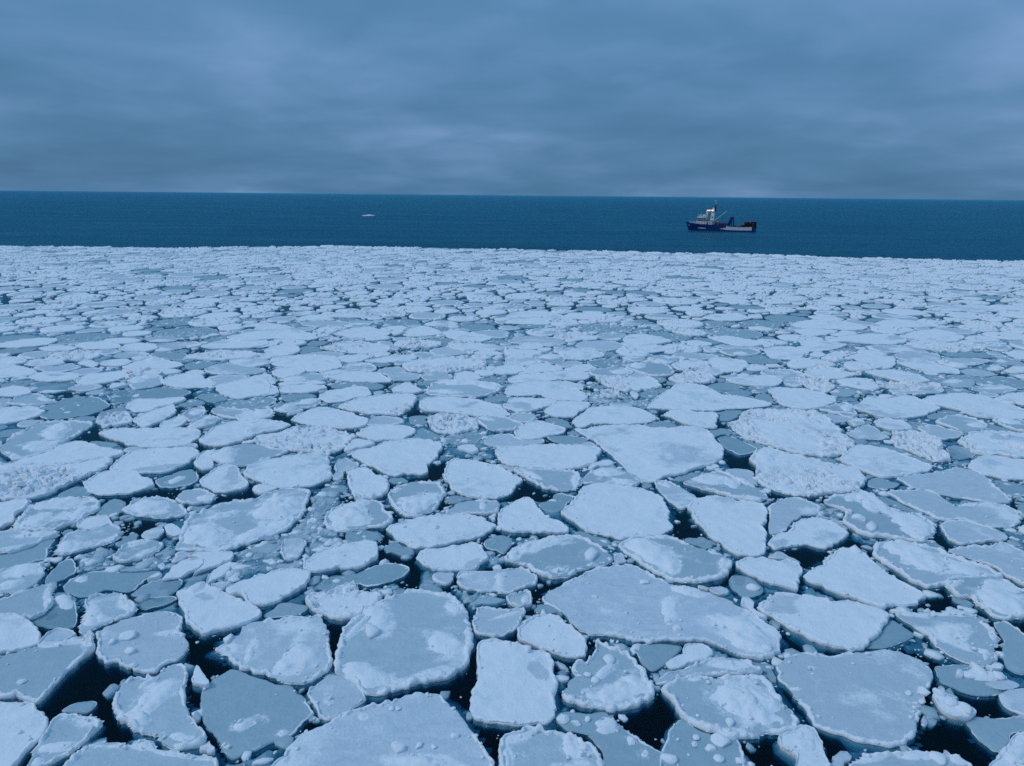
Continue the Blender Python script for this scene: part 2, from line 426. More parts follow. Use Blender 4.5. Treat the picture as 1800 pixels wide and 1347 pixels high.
# ------------------------------------------------------------------ ice floes surveyed from the photograph (centimetres on the water plane)
FLOES = '''m||pale floe with curled white rim, cut by the frame above the round-backed snow floe|-2320,2802 -2302,2849 -2263,2905 -2219,2971 -2164,2998 -2124,2990 -2114,2932 -2049,2807 -2048,2740 -2070,2704 -2155,2709 -2268,2729|P-2120,2899,25,-7,57,-106
t|||-2109,2926 -2071,2943 -2003,2896 -1940,2819 -1875,2717 -1866,2661 -1928,2644 -1994,2652 -2066,2707 -2062,2757 -2062,2824|P-2013,2856,61,-28,23,-57
s|round-backed snow floe|round-backed white snow floe cut by the frame, beside the small cup-shaped floe|-2253,2709 -2214,2724 -2149,2725 -2068,2690 -1975,2616 -1937,2544 -1958,2500 -2002,2474 -2084,2473|
m|small cup-shaped floe|small cup-shaped floe with thick white rim around a grey hollow|-1925,2871 -1879,2903 -1827,2937 -1754,2898 -1700,2851 -1654,2791 -1654,2739 -1705,2695 -1754,2639 -1775,2592 -1814,2611 -1846,2693 -1875,2780|P-1835,2736,18,44,77,-84;P-1765,2716,49,1,20,-35;P-1717,2828,56,-37,11,-52
g|fan-shaped grey floe|fan-shaped grey floe with stacked slabs on its middle, behind the snow-heap floe|-1735,2597 -1717,2658 -1658,2729 -1586,2767 -1519,2786 -1461,2769 -1397,2691 -1349,2610 -1312,2545 -1291,2470 -1308,2434 -1345,2416 -1359,2353 -1416,2352 -1486,2373 -1545,2401 -1596,2412 -1656,2453 -1683,2526|C-1579,2579,37;C-1627,2537,31;C-1519,2479,32;C-1466,2391,18;P-1439,2615,49,14,9,-16
m|wedge-shaped grey floe|wedge-shaped grey floe tapering to open water, its far edge rimmed white|-2078,2442 -2031,2461 -1961,2493 -1891,2538 -1810,2571 -1771,2585 -1751,2619 -1722,2593 -1670,2497 -1684,2424 -1694,2366 -1697,2289 -1695,2181 -1762,2195 -1851,2204 -1906,2203|P-1845,2526,132,38,12,-17;P-1733,2560,29,-13,25,-71;C-1828,2287,18
s||smooth white floe in the front corner, cut by the frame beside open water|-1894,2188 -1846,2197 -1789,2194 -1718,2180 -1660,2137 -1607,2086 -1588,2041 -1582,1972 -1575,1906 -1585,1867 -1631,1821|
m||triangular grey floe edged with snow, next to the white corner floe|-1589,2073 -1579,2119 -1532,2131 -1503,2116 -1454,2112 -1411,2093 -1411,2048 -1425,2004 -1444,1961 -1468,1920 -1487,1892 -1505,1872 -1537,1856 -1555,1903 -1575,1951 -1576,2011|P-1483,2092,70,-7,14,-27;P-1505,1969,63,18,15,-20;P-1530,1911,30,0,15,-24
m|snow-heap floe|knobbly-edged floe carrying a long heap of drifted snow|-1447,2189 -1463,2250 -1463,2303 -1408,2337 -1351,2338 -1342,2394 -1283,2413 -1247,2384 -1219,2317 -1209,2264 -1164,2193 -1135,2144 -1066,2061 -1012,2018 -1026,1983 -1084,1970 -1142,1973 -1180,2007 -1241,2032 -1306,2058 -1371,2094 -1417,2141|P-1303,2211,42,111,56,-54;P-1113,2021,85,-5,14,-34;P-1304,2104,59,1,23,-46;P-1358,2294,30,41,12,-14
t|teal teardrop floe|large smooth teal floe with a white snow lens lying on it|-1136,2213 -1152,2275 -1137,2323 -1113,2373 -1080,2402 -990,2358 -891,2321 -819,2301 -762,2249 -706,2174 -693,2150 -717,2094 -730,2048 -774,2022 -814,1987 -865,1953 -907,1932 -941,1956 -991,2002 -1049,2062 -1092,2126|P-919,2102,55,19,17,-32;P-779,2057,23,6,9,-21;P-951,1998,25,-5,4,-17;P-860,1974,24,26,6,-7
g|snow-patched grey floe|big grey floe with one round crusty snow patch near its edge|-1201,2502 -1190,2540 -1196,2585 -1159,2613 -1139,2688 -1059,2718 -984,2740 -888,2752 -816,2729 -758,2646 -728,2541 -699,2408 -717,2351 -749,2306 -795,2293 -856,2305 -913,2326 -987,2352 -1048,2380 -1098,2414 -1141,2467|P-850,2429,89,45,49,-104;C-1160,2573,33;P-1043,2499,19,-11,5,-71;P-1158,2509,38,1,12,-31
s|beaked white floe|white floe with a beak-like corner and a thin bare strip|-1538,2919 -1495,2961 -1463,3012 -1410,2971 -1344,2939 -1265,2892 -1179,2846 -1117,2801 -1090,2757 -1112,2706 -1151,2656 -1212,2628 -1274,2603 -1328,2620 -1383,2681 -1439,2759 -1489,2841|B-1405,2873,82,-11,12,-31;P-1465,2953,35,35,29,-45
s||long oval white floe lying behind the beaked white floe|-1323,2939 -1320,2989 -1277,3041 -1208,3104 -1152,3133 -1054,3144 -988,3126 -964,3064 -978,2978 -1014,2920 -1048,2864 -1095,2824 -1148,2831 -1233,2876 -1297,2907|
r|cracked snow lump|cracked lumpy snow floe leaning on the ridged round floe|-944,2876 -910,2925 -847,2918 -808,2976 -749,3028 -707,2961 -644,2954 -587,2931 -574,2883 -615,2805 -670,2745 -726,2701 -782,2728 -843,2771 -905,2815|
t|||-1085,2766 -1058,2811 -1041,2865 -970,2858 -902,2829 -944,2768 -1031,2752|
t|||-2110,2992 -2106,3061 -2074,3114 -1983,3134 -1881,3118 -1799,3120 -1715,3139 -1736,3050 -1747,2965 -1774,2932 -1888,2962 -1921,2897 -1990,2896 -2061,2935|P-2056,3053,31,23,24,-33
t|||-1752,2924 -1729,2999 -1673,3051 -1640,3078 -1570,3044 -1561,2985 -1571,2911 -1645,2902 -1718,2908|
m|||-2517,3078 -2482,3106 -2433,3171 -2340,3202 -2257,3101 -2240,3039 -2248,2962 -2277,2913 -2409,2927|P-2369,3117,58,49,55,-68;P-2356,2977,50,41,26,-32
m||grey floe with a snowy back rim, cut by the front edge of the frame|-1446,1885 -1429,1937 -1422,1978 -1354,1992 -1274,1997 -1258,2015 -1209,2007 -1173,1973 -1107,1966 -1048,1946 -982,1938 -939,1923 -928,1879 -1008,1855 -1306,1852 -1439,1854|P-1305,1984,138,2,13,-23;P-1074,1949,130,-15,6,-16;P-1219,1989,38,0,17,-33
t||thin lens of ice alone in the dark water beside the white corner floe|-1601,2157 -1585,2192 -1552,2207 -1508,2208 -1493,2188 -1498,2149 -1548,2153|
s||tiny white ice spike in the dark gap above the teal teardrop floe|-1203,2323 -1223,2402 -1190,2368 -1145,2313 -1124,2281 -1153,2281 -1188,2296|
g|||-1920,2523 -1927,2594 -1912,2634 -1861,2628 -1805,2596 -1840,2556 -1886,2530|
t|||-1678,2839 -1650,2894 -1562,2911 -1521,2888 -1560,2833 -1630,2802|
g||small grey floe with white edge between the teal teardrop floe and ridged round floe|-743,2248 -720,2307 -681,2351 -614,2347 -558,2288 -535,2225 -558,2185 -594,2136 -641,2107 -665,2126 -710,2193|P-658,2204,21,0,5,-20
g|broad grey dome floe|broad domed grey floe dusted with snow, cut by the front edge of the frame|-771,1900 -757,1932 -744,1990 -715,2043 -679,2079 -632,2126 -579,2160 -518,2190 -440,2217 -389,2248 -327,2259 -263,2250 -218,2215 -173,2171 -128,2105 -99,2051 -68,1982 -47,1933 -46,1870 -167,1838 -462,1827 -751,1839|P-285,1926,143,-14,2,-35;C-369,1986,28;C-183,2041,16;C-300,1996,17;C-249,1992,11;P-749,1944,43,1,15,-48;P-518,2128,17,0,4,-19;C-422,2172,14;C-397,2168,12
m|ridged round floe|big round floe with a lumpy ridge, grey ponds and white snow banks|-702,2451 -719,2537 -719,2602 -698,2684 -654,2785 -594,2870 -541,2919 -451,2958 -361,2946 -289,2931 -224,2877 -190,2823 -173,2749 -160,2637 -157,2546 -160,2459 -167,2400 -207,2343 -263,2320 -326,2308 -393,2275 -466,2248 -531,2258 -591,2305 -644,2348 -676,2393|P-576,2728,43,68,60,-101;P-270,2550,99,-54,-10,-76;P-549,2349,112,-21,8,-70;P-303,2353,138,57,9,-34;P-245,2822,42,1,5,-60;P-643,2657,46,105,19,-25;C-579,2617,48
g|||-151,2806 -148,2829 -75,2822 10,2816 69,2825 77,2795 59,2743 34,2672 -6,2624 -45,2604 -101,2609 -150,2635 -159,2683 -156,2740|P-7,2771,73,36,2,-14
m|||-17,2904 36,2937 89,2962 100,2890 95,2843 43,2827 1,2849|P70,2889,18,-19,-16,-47
g|split grey floe|grey floe with a knot of snow on a crack across it|-257,3107 -214,3135 -122,3142 -29,3157 65,3168 129,3114 147,3088 127,3035 72,2992 9,2941 -79,2956 -168,2963 -223,2987 -244,3037|P-46,3058,26,-17,-14,-80;P-37,3111,43,32,5,-25
s|white dome floe|small rounded white floe, its foot sinking into dark water|26,2621 34,2669 67,2718 101,2755 144,2777 186,2789 218,2764 255,2707 290,2639 311,2599 321,2547 309,2497 276,2472 223,2477 164,2513 103,2544 57,2569 30,2588|
g|humpbacked grey floe|longest humpbacked grey floe, its far end turning to bumpy snow|154,2928 179,2994 245,3055 334,3127 424,3193 513,3223 601,3234 668,3179 725,3089 787,3038 845,3014 940,2966 1016,2895 1055,2826 1105,2746 1146,2676 1146,2609 1114,2544 1084,2482 1013,2475 943,2492 876,2553 816,2591 719,2583 637,2569 561,2580 484,2592 425,2624 330,2636 287,2690 259,2746 206,2835 165,2880|P999,2674,115,-98,-68,-123;P839,2989,76,-60,-30,-69;P727,2843,51,1,-28,-132;C645,3053,24;C686,2725,20;C715,2669,23;C1048,2530,31;C390,2924,14
s|square white floe|square white floe with rounded corners|-139,2503 -115,2566 -69,2577 -21,2568 41,2562 87,2518 133,2513 171,2495 187,2447 187,2388 191,2321 178,2226 173,2147 150,2100 90,2090 38,2082 -22,2093 -95,2101 -129,2120 -138,2163 -136,2243 -131,2339|C79,2512,32;B121,2387,31,-28,-16,-39
m|broken-backed floe|floe broken across the back, splintered slabs above a white half|189,2232 212,2316 241,2361 226,2406 258,2441 295,2436 341,2515 362,2592 416,2554 480,2518 516,2457 539,2376 549,2310 527,2236 479,2200 421,2180 365,2169 298,2178 245,2197|P390,2255,160,34,-3,-62;P371,2385,56,54,9,-28;C394,2449,30;C328,2329,19;C303,2361,18;P473,2331,61,-16,-15,-53
t|||516,2566 579,2586 658,2587 709,2569 692,2531 623,2457 562,2415 532,2455 519,2516|
m|hollow-topped floe|snow-banked floe with a grey hollow, cut by the front edge below the square white floe|-38,2009 -21,2048 31,2076 90,2086 142,2068 195,2069 252,2056 282,2026 303,1983 315,1934 312,1879 250,1840 -18,1837 -31,1906|P234,1999,73,-36,-25,-70;P31,2040,70,21,4,-26;P-13,1930,25,0,1,-63;P195,1893,92,1,-3,-38
t||sunken teal ice strewn with snow blocks, below the broken-backed floe|167,2143 203,2182 285,2178 346,2179 375,2136 419,2072 463,2029 513,1987 561,1946 550,1898 376,1881 311,1895 311,1993 261,2070 196,2087|P348,2108,53,1,-6,-44;P438,2028,24,23,28,-61;C532,1958,30;C238,2115,20;C280,2135,16;C193,2134,24
m|||553,2332 590,2371 678,2407 738,2437 797,2464 853,2474 926,2463 965,2423 995,2388 892,2379 757,2368 665,2350 594,2322|P872,2433,83,-8,-12,-35
m|cream-topped floe|thick floe with a broad smooth white top and bare grey shoulder|563,2310 666,2353 742,2366 840,2376 915,2379 988,2380 1007,2338 1017,2295 1026,2243 1031,2183 1031,2135 1011,2098 951,2061 888,2047 817,2028 769,2041 718,2067 663,2084 635,2130 600,2187 583,2237 564,2278|P868,2231,128,-90,-67,-114;P736,2085,88,-27,-10,-22;C777,2113,25;P710,2356,76,11,-3,-17
g|great smooth grey floe|great smooth bare grey floe with thin white rim|1042,2422 1072,2470 1124,2507 1197,2535 1276,2521 1364,2529 1456,2543 1538,2551 1594,2539 1633,2496 1663,2454 1659,2408 1628,2340 1576,2275 1522,2203 1465,2144 1436,2097 1386,2043 1318,2012 1266,2011 1223,2028 1175,2036 1135,2062 1085,2084 1067,2120 1056,2177 1045,2237 1047,2289 1041,2343 1039,2376|C1550,2285,32;C1493,2279,16;C1518,2233,15;P1085,2305,29,0,-4,-11;P1190,2424,23,0,-6,-14
s|white floe with bare corner|white floe with one round bare grey corner|1112,2869 1177,2934 1239,2987 1310,2985 1354,2961 1415,2938 1477,2899 1566,2885 1638,2855 1675,2825 1684,2781 1636,2715 1575,2659 1516,2605 1456,2546 1404,2532 1355,2544 1295,2550 1256,2587 1218,2653 1182,2708 1152,2765 1117,2809|B1233,2872,71,-24,-40,-87
s|white trapezoid floe|large clean white trapezoid floe with a chip on its far corner|1427,3126 1531,3220 1648,3339 1750,3413 1832,3373 1857,3303 1867,3207 1886,3116 1913,3047 1939,2980 1930,2931 1859,2882 1785,2873 1729,2864 1674,2841 1625,2863 1577,2909 1514,2964 1471,3030 1428,3081|C1802,3373,38
t|||1470,2568 1586,2675 1682,2768 1714,2733 1730,2671 1687,2636 1595,2583 1533,2569|
s|white flag floe|white flag-shaped floe with a ridge running to its sharp tip|1131,3250 1204,3301 1292,3302 1341,3274 1418,3275 1452,3237 1443,3162 1404,3072 1362,2983 1316,3002 1265,3035 1216,3077 1169,3130 1136,3175|
m|curled shell floe|floe with a curled white shell of snow, cut by the frame edge|2087,3057 2179,3111 2280,3139 2345,3153 2387,3132 2420,3071 2434,3012 2465,2931 2354,2776 2267,2772 2192,2759 2147,2780 2144,2840 2135,2893 2138,2941 2077,2956|P2290,2944,65,-93,-110,-124;P2129,3057,67,45,-8,-27
m||battered floe with a crusty snow mound, in front of the curled shell floe|1710,2802 1765,2833 1885,2835 2012,2848 2057,2838 2088,2779 2087,2701 2071,2632 1991,2553 1977,2497 1896,2454 1819,2477 1787,2525 1762,2575 1767,2641 1741,2695 1725,2759|P1893,2663,72,-25,-60,-86;P1905,2810,197,3,-17,-30;P1936,2540,49,-28,-24,-30;P2061,2673,22,10,-33,-76
t||sunken teal floe piled with white plates, beside the great smooth grey floe|1692,2449 1752,2462 1836,2475 1882,2428 1943,2406 1927,2361 1869,2306 1804,2284 1748,2286 1701,2315 1669,2358 1673,2402|C1845,2428,47;C1759,2398,33;C1928,2500,31;C1905,2394,30;P1841,2399,70,-16,-28,-39
g|||1825,2343 1895,2360 1939,2361 1953,2334 1906,2312 1848,2311|
s||knobbly white ice lump in dark water beside the great smooth grey floe|1574,2266 1618,2288 1628,2257 1638,2226 1674,2207 1677,2172 1628,2143 1580,2152 1565,2186 1567,2235|C1599,2267,25;C1611,2216,28;C1642,2177,31
g|||1841,2279 1902,2306 1964,2312 1992,2292 1904,2169 1853,2173 1825,2202 1820,2237|
t||pointed teal floe jutting into dark water beside the corner snow floe|1626,2167 1684,2172 1739,2163 1856,2175 1911,2156 1877,2109 1757,2089 1714,2044 1643,1997 1624,2026 1624,2088 1626,2134|
s|corner snow floe|lumpy white snow floe in the front corner under the pointed teal floe|1565,1920 1611,1962 1701,2030 1751,2066 1797,2076 1837,2059 1694,1860 1513,1858|P1686,1971,85,43,-10,-42
m||rubble-edged grey floe below the great smooth grey floe, cut by the frame|1126,1936 1182,1969 1247,1987 1309,1983 1375,1988 1425,1976 1473,1973 1509,1949 1526,1917 1497,1870 1084,1865|P1187,1953,62,14,-6,-16;P1370,1967,76,1,-9,-17;C1419,1956,28;C1478,1948,28
s||white snow hummock wedged below the cream-topped floe, cut by the frame|910,2038 966,2065 1018,2098 1055,2075 1066,2031 1057,1971 1047,1914 1030,1868 909,1866 946,1945 933,1978 911,2003|P997,2013,27,-29,-36,-44
t||dark sunken ice littered with small blocks, below the cream-topped floe|618,2139 660,2093 722,2076 781,2055 796,1999 781,1932 767,1885 498,1882 496,1962 567,2092|C724,2036,34;C679,2001,21;C629,2018,14;C695,1956,19;C643,2048,14;C762,1949,18
t|||1060,3100 1113,3155 1173,3138 1197,3068 1198,3017 1163,2966 1086,2949 1053,3014|C1155,3024,34
t|||2124,2754 2185,2769 2203,2699 2218,2605 2094,2431 2003,2407 1973,2441 1999,2513 2083,2629|
s|||-4392,5705 -4313,5774 -4177,5812 -4045,5783 -3931,5693 -3901,5561 -3940,5458 -3995,5382 -4124,5329|
m|rubble-strewn grey floe|grey floe strewn with rubble heaps, pointing at a dark lead|-3664,4798 -3749,5012 -3755,5246 -3760,5426 -3603,5449 -3435,5455 -3341,5402 -3301,5225 -3289,5057 -3288,4899 -3257,4750 -3292,4664 -3353,4607 -3431,4577 -3584,4713|P-3486,5151,-4,214,124,-156;P-3442,4834,109,37,63,-92;P-3819,5209,26,134,86,-109;C-3517,5218,32;P-3477,4659,108,-64,21,-39
s|blade-shaped floe|long blade-shaped white floe with one straight far edge|-3158,5149 -3151,5234 -3039,5273 -2892,5288 -2672,5294 -2502,5289 -2407,5222 -2354,5073 -2372,4944 -2431,4866 -2539,4833 -2675,4859 -2821,4901 -2953,4991 -3070,5068|
s||upper white floe of an overlapping pair, in front of the rubble-strewn grey floe|-3370,4488 -3375,4651 -3330,4767 -3298,4867 -3204,4940 -3078,4914 -2951,4836 -2835,4800 -2741,4725 -2753,4649 -2804,4574 -2911,4535 -3017,4497 -3194,4493|
r|long pitted snow floe|long pitted snow floe cut by the frame, lower of an overlapping pair|-3527,4459 -3427,4462 -3314,4482 -3163,4486 -3012,4490 -2902,4564 -2804,4621 -2723,4550 -2706,4446 -2749,4343 -2772,4215 -2790,4107 -2820,4005 -2874,3947 -2966,3931 -3065,3943 -3194,3996|
s|keel-shaped floe|white keel-shaped floe showing a grey front bank, below the blade-shaped floe|-2686,4419 -2692,4559 -2705,4707 -2661,4805 -2554,4835 -2428,4831 -2324,4842 -2248,4777 -2198,4682 -2202,4536 -2244,4431 -2295,4379 -2410,4359 -2566,4395|B-2369,4428,167,49,28,-53
s|||-2693,4162 -2717,4287 -2689,4369 -2600,4388 -2509,4407 -2426,4343 -2306,4249 -2247,4142 -2287,4067 -2368,4022 -2463,4006 -2547,4032 -2615,4089|
s|||-2331,5019 -2339,5173 -2312,5360 -2224,5486 -2081,5515 -1927,5470 -1843,5448 -1761,5377 -1813,5257 -1921,5185 -1975,5051 -2053,4922 -2157,4870 -2259,4917|
r|speckled wing floe|wing-shaped white floe speckled with dark pits|-1925,5012 -1938,5109 -1853,5178 -1716,5268 -1570,5343 -1379,5296 -1253,5230 -1185,5147 -1205,4969 -1229,4846 -1281,4727 -1389,4753 -1526,4808 -1687,4863 -1845,4904|
m|half-bare floe|floe half snow, half bare grey ice, above the smooth bun floe|-2097,4640 -2110,4752 -2081,4851 -1989,4935 -1879,4938 -1728,4861 -1601,4805 -1624,4708 -1705,4632 -1765,4540 -1829,4503 -1957,4535|P-2014,4698,64,114,85,-163
s|||-2157,4537 -2187,4683 -2174,4779 -2113,4761 -2093,4648 -2016,4523 -2013,4454 -2069,4435|
s|small fan floe|small white fan-shaped floe with raised rim beside the smooth bun floe|-1998,4241 -2003,4370 -1982,4472 -1914,4526 -1837,4493 -1775,4375 -1715,4263 -1651,4187 -1659,4111 -1748,4065 -1829,4063 -1917,4135|B-1818,4341,55,-38,29,-119
s|smooth bun floe|smooth clean white bun-shaped floe just behind the sprawling slab floe|-1762,4376 -1780,4477 -1728,4584 -1635,4660 -1521,4719 -1395,4749 -1290,4707 -1230,4561 -1179,4390 -1165,4261 -1241,4182 -1351,4149 -1443,4137 -1556,4189 -1649,4249 -1720,4311|
t|||-2291,4250 -2257,4347 -2203,4448 -2135,4467 -2062,4384 -2019,4257 -2063,4164 -2155,4131 -2236,4175|P-2166,4285,57,60,34,-60
m|oval rimmed floe|oval white floe with a raised rim and faint grey middle|-2758,3607 -2796,3727 -2804,3856 -2767,3938 -2675,3973 -2555,3984 -2464,3945 -2411,3851 -2394,3761 -2422,3661 -2453,3590 -2483,3520 -2615,3517 -2701,3538|P-2648,3633,93,68,67,-90;P-2689,3885,177,80,53,-77;P-2469,3759,33,99,61,-78
s|||-3061,3841 -3023,3882 -2962,3924 -2866,3899 -2827,3807 -2828,3743 -2778,3622 -2792,3551 -2853,3550|
m|||-2796,3469 -2706,3516 -2557,3507 -2462,3521 -2415,3477 -2458,3432 -2487,3368 -2524,3306 -2603,3280 -2663,3283|P-2546,3474,106,25,27,-39;P-2576,3325,70,66,19,-23
m|boat-shaped grey floe|boat-shaped grey floe with white prow, below the oval rimmed floe|-2358,3329 -2385,3412 -2388,3500 -2337,3534 -2264,3570 -2217,3618 -2140,3573 -2101,3528 -2081,3462 -2106,3397 -2156,3344 -2216,3312 -2265,3281 -2319,3290|P-2306,3341,56,28,41,-59;P-2119,3439,38,53,17,-24
s|||-2396,3583 -2399,3678 -2356,3716 -2279,3693 -2215,3634 -2238,3563 -2307,3538|
t|||-2390,3770 -2422,3886 -2407,3982 -2317,3942 -2252,3798 -2329,3759|
m|||-2263,3802 -2256,3895 -2205,3951 -2099,3967 -2001,3928 -1892,3823 -1853,3748 -1911,3709 -2004,3700 -2109,3717 -2193,3753|P-2118,3845,132,3,44,-89
m|||-2025,3955 -2042,4068 -1991,4113 -1915,4100 -1833,4044 -1776,3988 -1793,3919 -1871,3890 -1955,3902|P-1838,3973,55,30,20,-40
m|sprawling slab floe|sprawling teal floe with a flat white slab and snow ridge frozen onto it|-1742,3342 -1780,3446 -1800,3557 -1820,3650 -1810,3774 -1765,3879 -1663,3935 -1549,3966 -1509,4051 -1435,4111 -1350,4143 -1247,4116 -1214,3973 -1197,3813 -1204,3687 -1222,3569 -1282,3500 -1351,3433 -1408,3369 -1441,3327 -1549,3305 -1655,3323|P-1653,3492,147,3,55,-132;P-1345,3862,112,156,80,-163;P-1361,3521,176,197,40,-78;P-1637,3752,113,72,23,-48;C-1422,3996,51
s|||-1658,3043 -1667,3141 -1646,3217 -1551,3219 -1527,3162 -1559,3107 -1585,3062|
s|||-1438,3004 -1460,3091 -1444,3164 -1405,3222 -1377,3165 -1387,3092 -1413,3021|
s|||-1654,3256 -1583,3293 -1487,3295 -1419,3296 -1407,3225 -1453,3164 -1508,3117 -1533,3089 -1526,3181 -1555,3228|
m|||-2003,3217 -2014,3336 -1999,3420 -1930,3443 -1850,3423 -1810,3361 -1829,3279 -1857,3220 -1936,3190|P-1867,3279,51,63,22,-33;P-1963,3389,41,34,18,-28
s|||-1915,3593 -1895,3628 -1832,3583 -1790,3526 -1816,3481 -1872,3525|
g|||-1995,3491 -1988,3559 -1938,3607 -1893,3538 -1888,3461 -1943,3449|
g||small square grey block adrift in slush beside the sprawling slab floe|-1192,3358 -1206,3453 -1156,3486 -1096,3455 -1074,3360 -1088,3260 -1143,3249|
s|smooth loaf floe|smooth white loaf-shaped floe above the cracked snow lump|-1046,3209 -1039,3258 -988,3318 -925,3381 -843,3414 -778,3437 -710,3396 -678,3334 -663,3275 -695,3216 -742,3168 -831,3148 -917,3119 -993,3126|
m|half-iced floe|floe with white half and icy teal half, beside the bowl floe|-1043,3667 -1058,3765 -1031,3856 -956,3924 -852,3968 -778,3942 -713,3824 -663,3724 -673,3651 -749,3602 -846,3565 -947,3552 -1007,3585|P-924,3730,134,76,48,-151;P-917,3898,89,53,17,-57;C-695,3785,20
t|||-2673,3293 -2546,3336 -2503,3420 -2440,3464 -2391,3339 -2348,3240 -2396,3182 -2442,3126 -2540,3106|
t|||-2221,3041 -2258,3203 -2216,3243 -2147,3168 -2118,3096 -2150,3042 -2182,3007|
r|||-3338,5417 -3314,5570 -3241,5652 -3130,5576 -3058,5426 -3092,5351 -3205,5312|
s|anvil-shaped floe|clean white anvil-shaped floe with one pointed end|-1157,4767 -1115,4827 -1008,4910 -930,5016 -796,5072 -654,5076 -549,5027 -494,4904 -527,4689 -549,4526 -548,4406 -594,4372 -692,4363 -788,4341 -879,4431 -995,4567 -1092,4656|
s|smooth white whale floe|smooth white floe shaped like a whale head, dark water at its tip|-460,4476 -443,4636 -365,4656 -258,4623 -125,4572 -33,4487 18,4387 80,4307 42,4197 -5,4077 -63,4024 -178,4010 -273,4042 -347,4098 -411,4217 -445,4343|
s|scored lens floe|long lens-shaped white floe with scored top, behind the rimmed pool floe|-132,4834 -93,4915 32,4960 201,4994 357,4998 538,4974 632,4935 655,4875 620,4720 596,4627 509,4535 364,4497 210,4493 57,4524 -34,4557 -87,4645|
m|rimmed pool floe|white-rimmed floe holding a dark grey pool, below the scored lens floe|12,4481 134,4501 300,4488 426,4474 465,4408 447,4278 401,4170 303,4129 198,4180 116,4286 56,4398|P425,4309,33,-15,-21,-138;P131,4400,68,-65,-7,-43
m|||459,4342 541,4477 640,4549 718,4558 769,4466 832,4384 850,4288 778,4209 674,4237 554,4250 470,4263|P639,4446,115,3,-12,-93;P717,4285,101,-46,-13,-62
s|great white plate|great white plate floe with clipped corners, mid-field|292,3824 335,3917 375,4000 423,4146 490,4223 613,4241 732,4220 844,4171 922,4084 937,3985 954,3852 916,3749 917,3640 841,3569 730,3533 654,3509 589,3486 503,3529 415,3583 359,3664 312,3749|
s|shark-fin floe|white floe shaped like a shark fin beside the great white plate|-73,3679 -65,3829 -16,3923 53,3993 110,4000 154,3913 195,3809 246,3735 306,3663 332,3593 308,3547 215,3550 111,3548 28,3546 -45,3585|
s|pitted lozenge floe|lozenge-shaped white floe with dark pits near its middle|-693,3583 -641,3655 -554,3718 -430,3765 -323,3793 -212,3788 -134,3739 -83,3655 -97,3584 -157,3515 -235,3448 -332,3403 -418,3370 -486,3363 -552,3410 -612,3473|C-412,3601,21;C-590,3597,15
m|bowl floe|bowl-shaped floe with white rim round a blue-grey hollow|-757,3984 -759,4098 -729,4203 -640,4258 -542,4254 -454,4225 -409,4135 -404,4020 -431,3882 -476,3790 -535,3739 -590,3738 -654,3799 -710,3876|P-571,3919,128,114,34,-124;P-705,4128,48,92,14,-35
m|||-373,3805 -333,3925 -246,3990 -154,3983 -73,3958 -55,3891 -81,3812 -146,3785 -268,3795|P-168,3915,23,1,3,-79
r|crusty snow nub|crusty squarish snow floe behind the half-iced floe|-1103,4418 -1064,4470 -963,4473 -896,4390 -817,4294 -762,4201 -768,4081 -811,3995 -882,3951 -936,3964 -996,4105 -1054,4256|
s|frayed white floe|white floe with a frayed edge, below the pitted lozenge floe|-482,3298 -445,3349 -349,3372 -252,3409 -183,3428 -141,3386 -107,3305 -125,3236 -170,3169 -233,3140 -326,3139 -395,3174 -448,3221|B-190,3197,43,33,8,-31
m|icy teal floe|icy teal floe with snow-covered back and a round plate on its end|-30,3275 -21,3355 38,3418 120,3474 224,3520 339,3538 418,3501 453,3448 503,3365 518,3295 495,3227 426,3206 345,3149 266,3094 183,3083 111,3136 46,3199 -1,3227|P169,3421,184,98,6,-72;P18,3315,46,35,11,-65;C406,3293,70;P251,3147,47,1,-2,-25;P84,3181,58,-53,-5,-20
m|ponded white floe|white floe with a grey pond and sweeping white rim|566,3429 601,3494 730,3530 857,3544 927,3490 993,3427 1060,3376 1112,3316 1133,3258 1121,3200 1061,3108 975,3063 870,3043 792,3059 731,3120 670,3192 619,3287 582,3367|P737,3349,120,-116,-53,-137;P1064,3218,24,-9,-47,-127;P904,3070,141,16,-5,-24;P807,3213,45,-38,-41,-104
g|||922,4297 996,4330 1078,4254 1131,4120 1138,4006 1017,3881 970,3974 941,4115|P984,4267,46,-52,-14,-41
s||rear half of a great stepped floe, lying behind the great stepped floe's front|497,5544 536,5661 611,5825 700,5977 878,6005 1064,5989 1145,5884 1206,5722 1205,5624 1108,5544 927,5501 799,5497 647,5474 571,5399 517,5433|
s|great stepped floe|great stepped white floe, broadest in mid-field, with a crumbling side|501,5379 589,5356 690,5446 804,5449 1014,5470 1116,5400 1247,5376 1424,5406 1524,5356 1544,5218 1553,5055 1560,4930 1518,4781 1418,4639 1298,4555 1147,4448 1017,4371 930,4308 841,4294 801,4365 777,4516 741,4676 704,4847 649,4998 610,5125 546,5257|
s|great triangular floe|great white triangular floe with a long tail|1214,6060 1300,6246 1455,6495 1603,6736 1689,6810 1820,6771 1905,6667 1945,6513 1991,6390 2110,6345 2246,6278 2337,6165 2271,6051 2130,6002 1996,5976 1864,5950 1752,5904 1603,5899 1422,5915 1289,5932 1223,5973|
s|square-ended floe|white floe with one square end, in front of the great triangular floe|1293,5765 1363,5871 1481,5904 1657,5867 1754,5821 1688,5581 1636,5412 1538,5410 1437,5461 1374,5590 1324,5686|
s|||282,5815 325,5965 408,6100 538,6137 665,6132 709,6066 658,5932 586,5825 528,5701 453,5659 360,5695|
s|little turtle floe|little turtle-shaped white floe behind the scored lens floe|20,5242 48,5347 118,5495 213,5555 304,5519 381,5447 437,5359 414,5270 322,5199 220,5130 133,5095 47,5141|
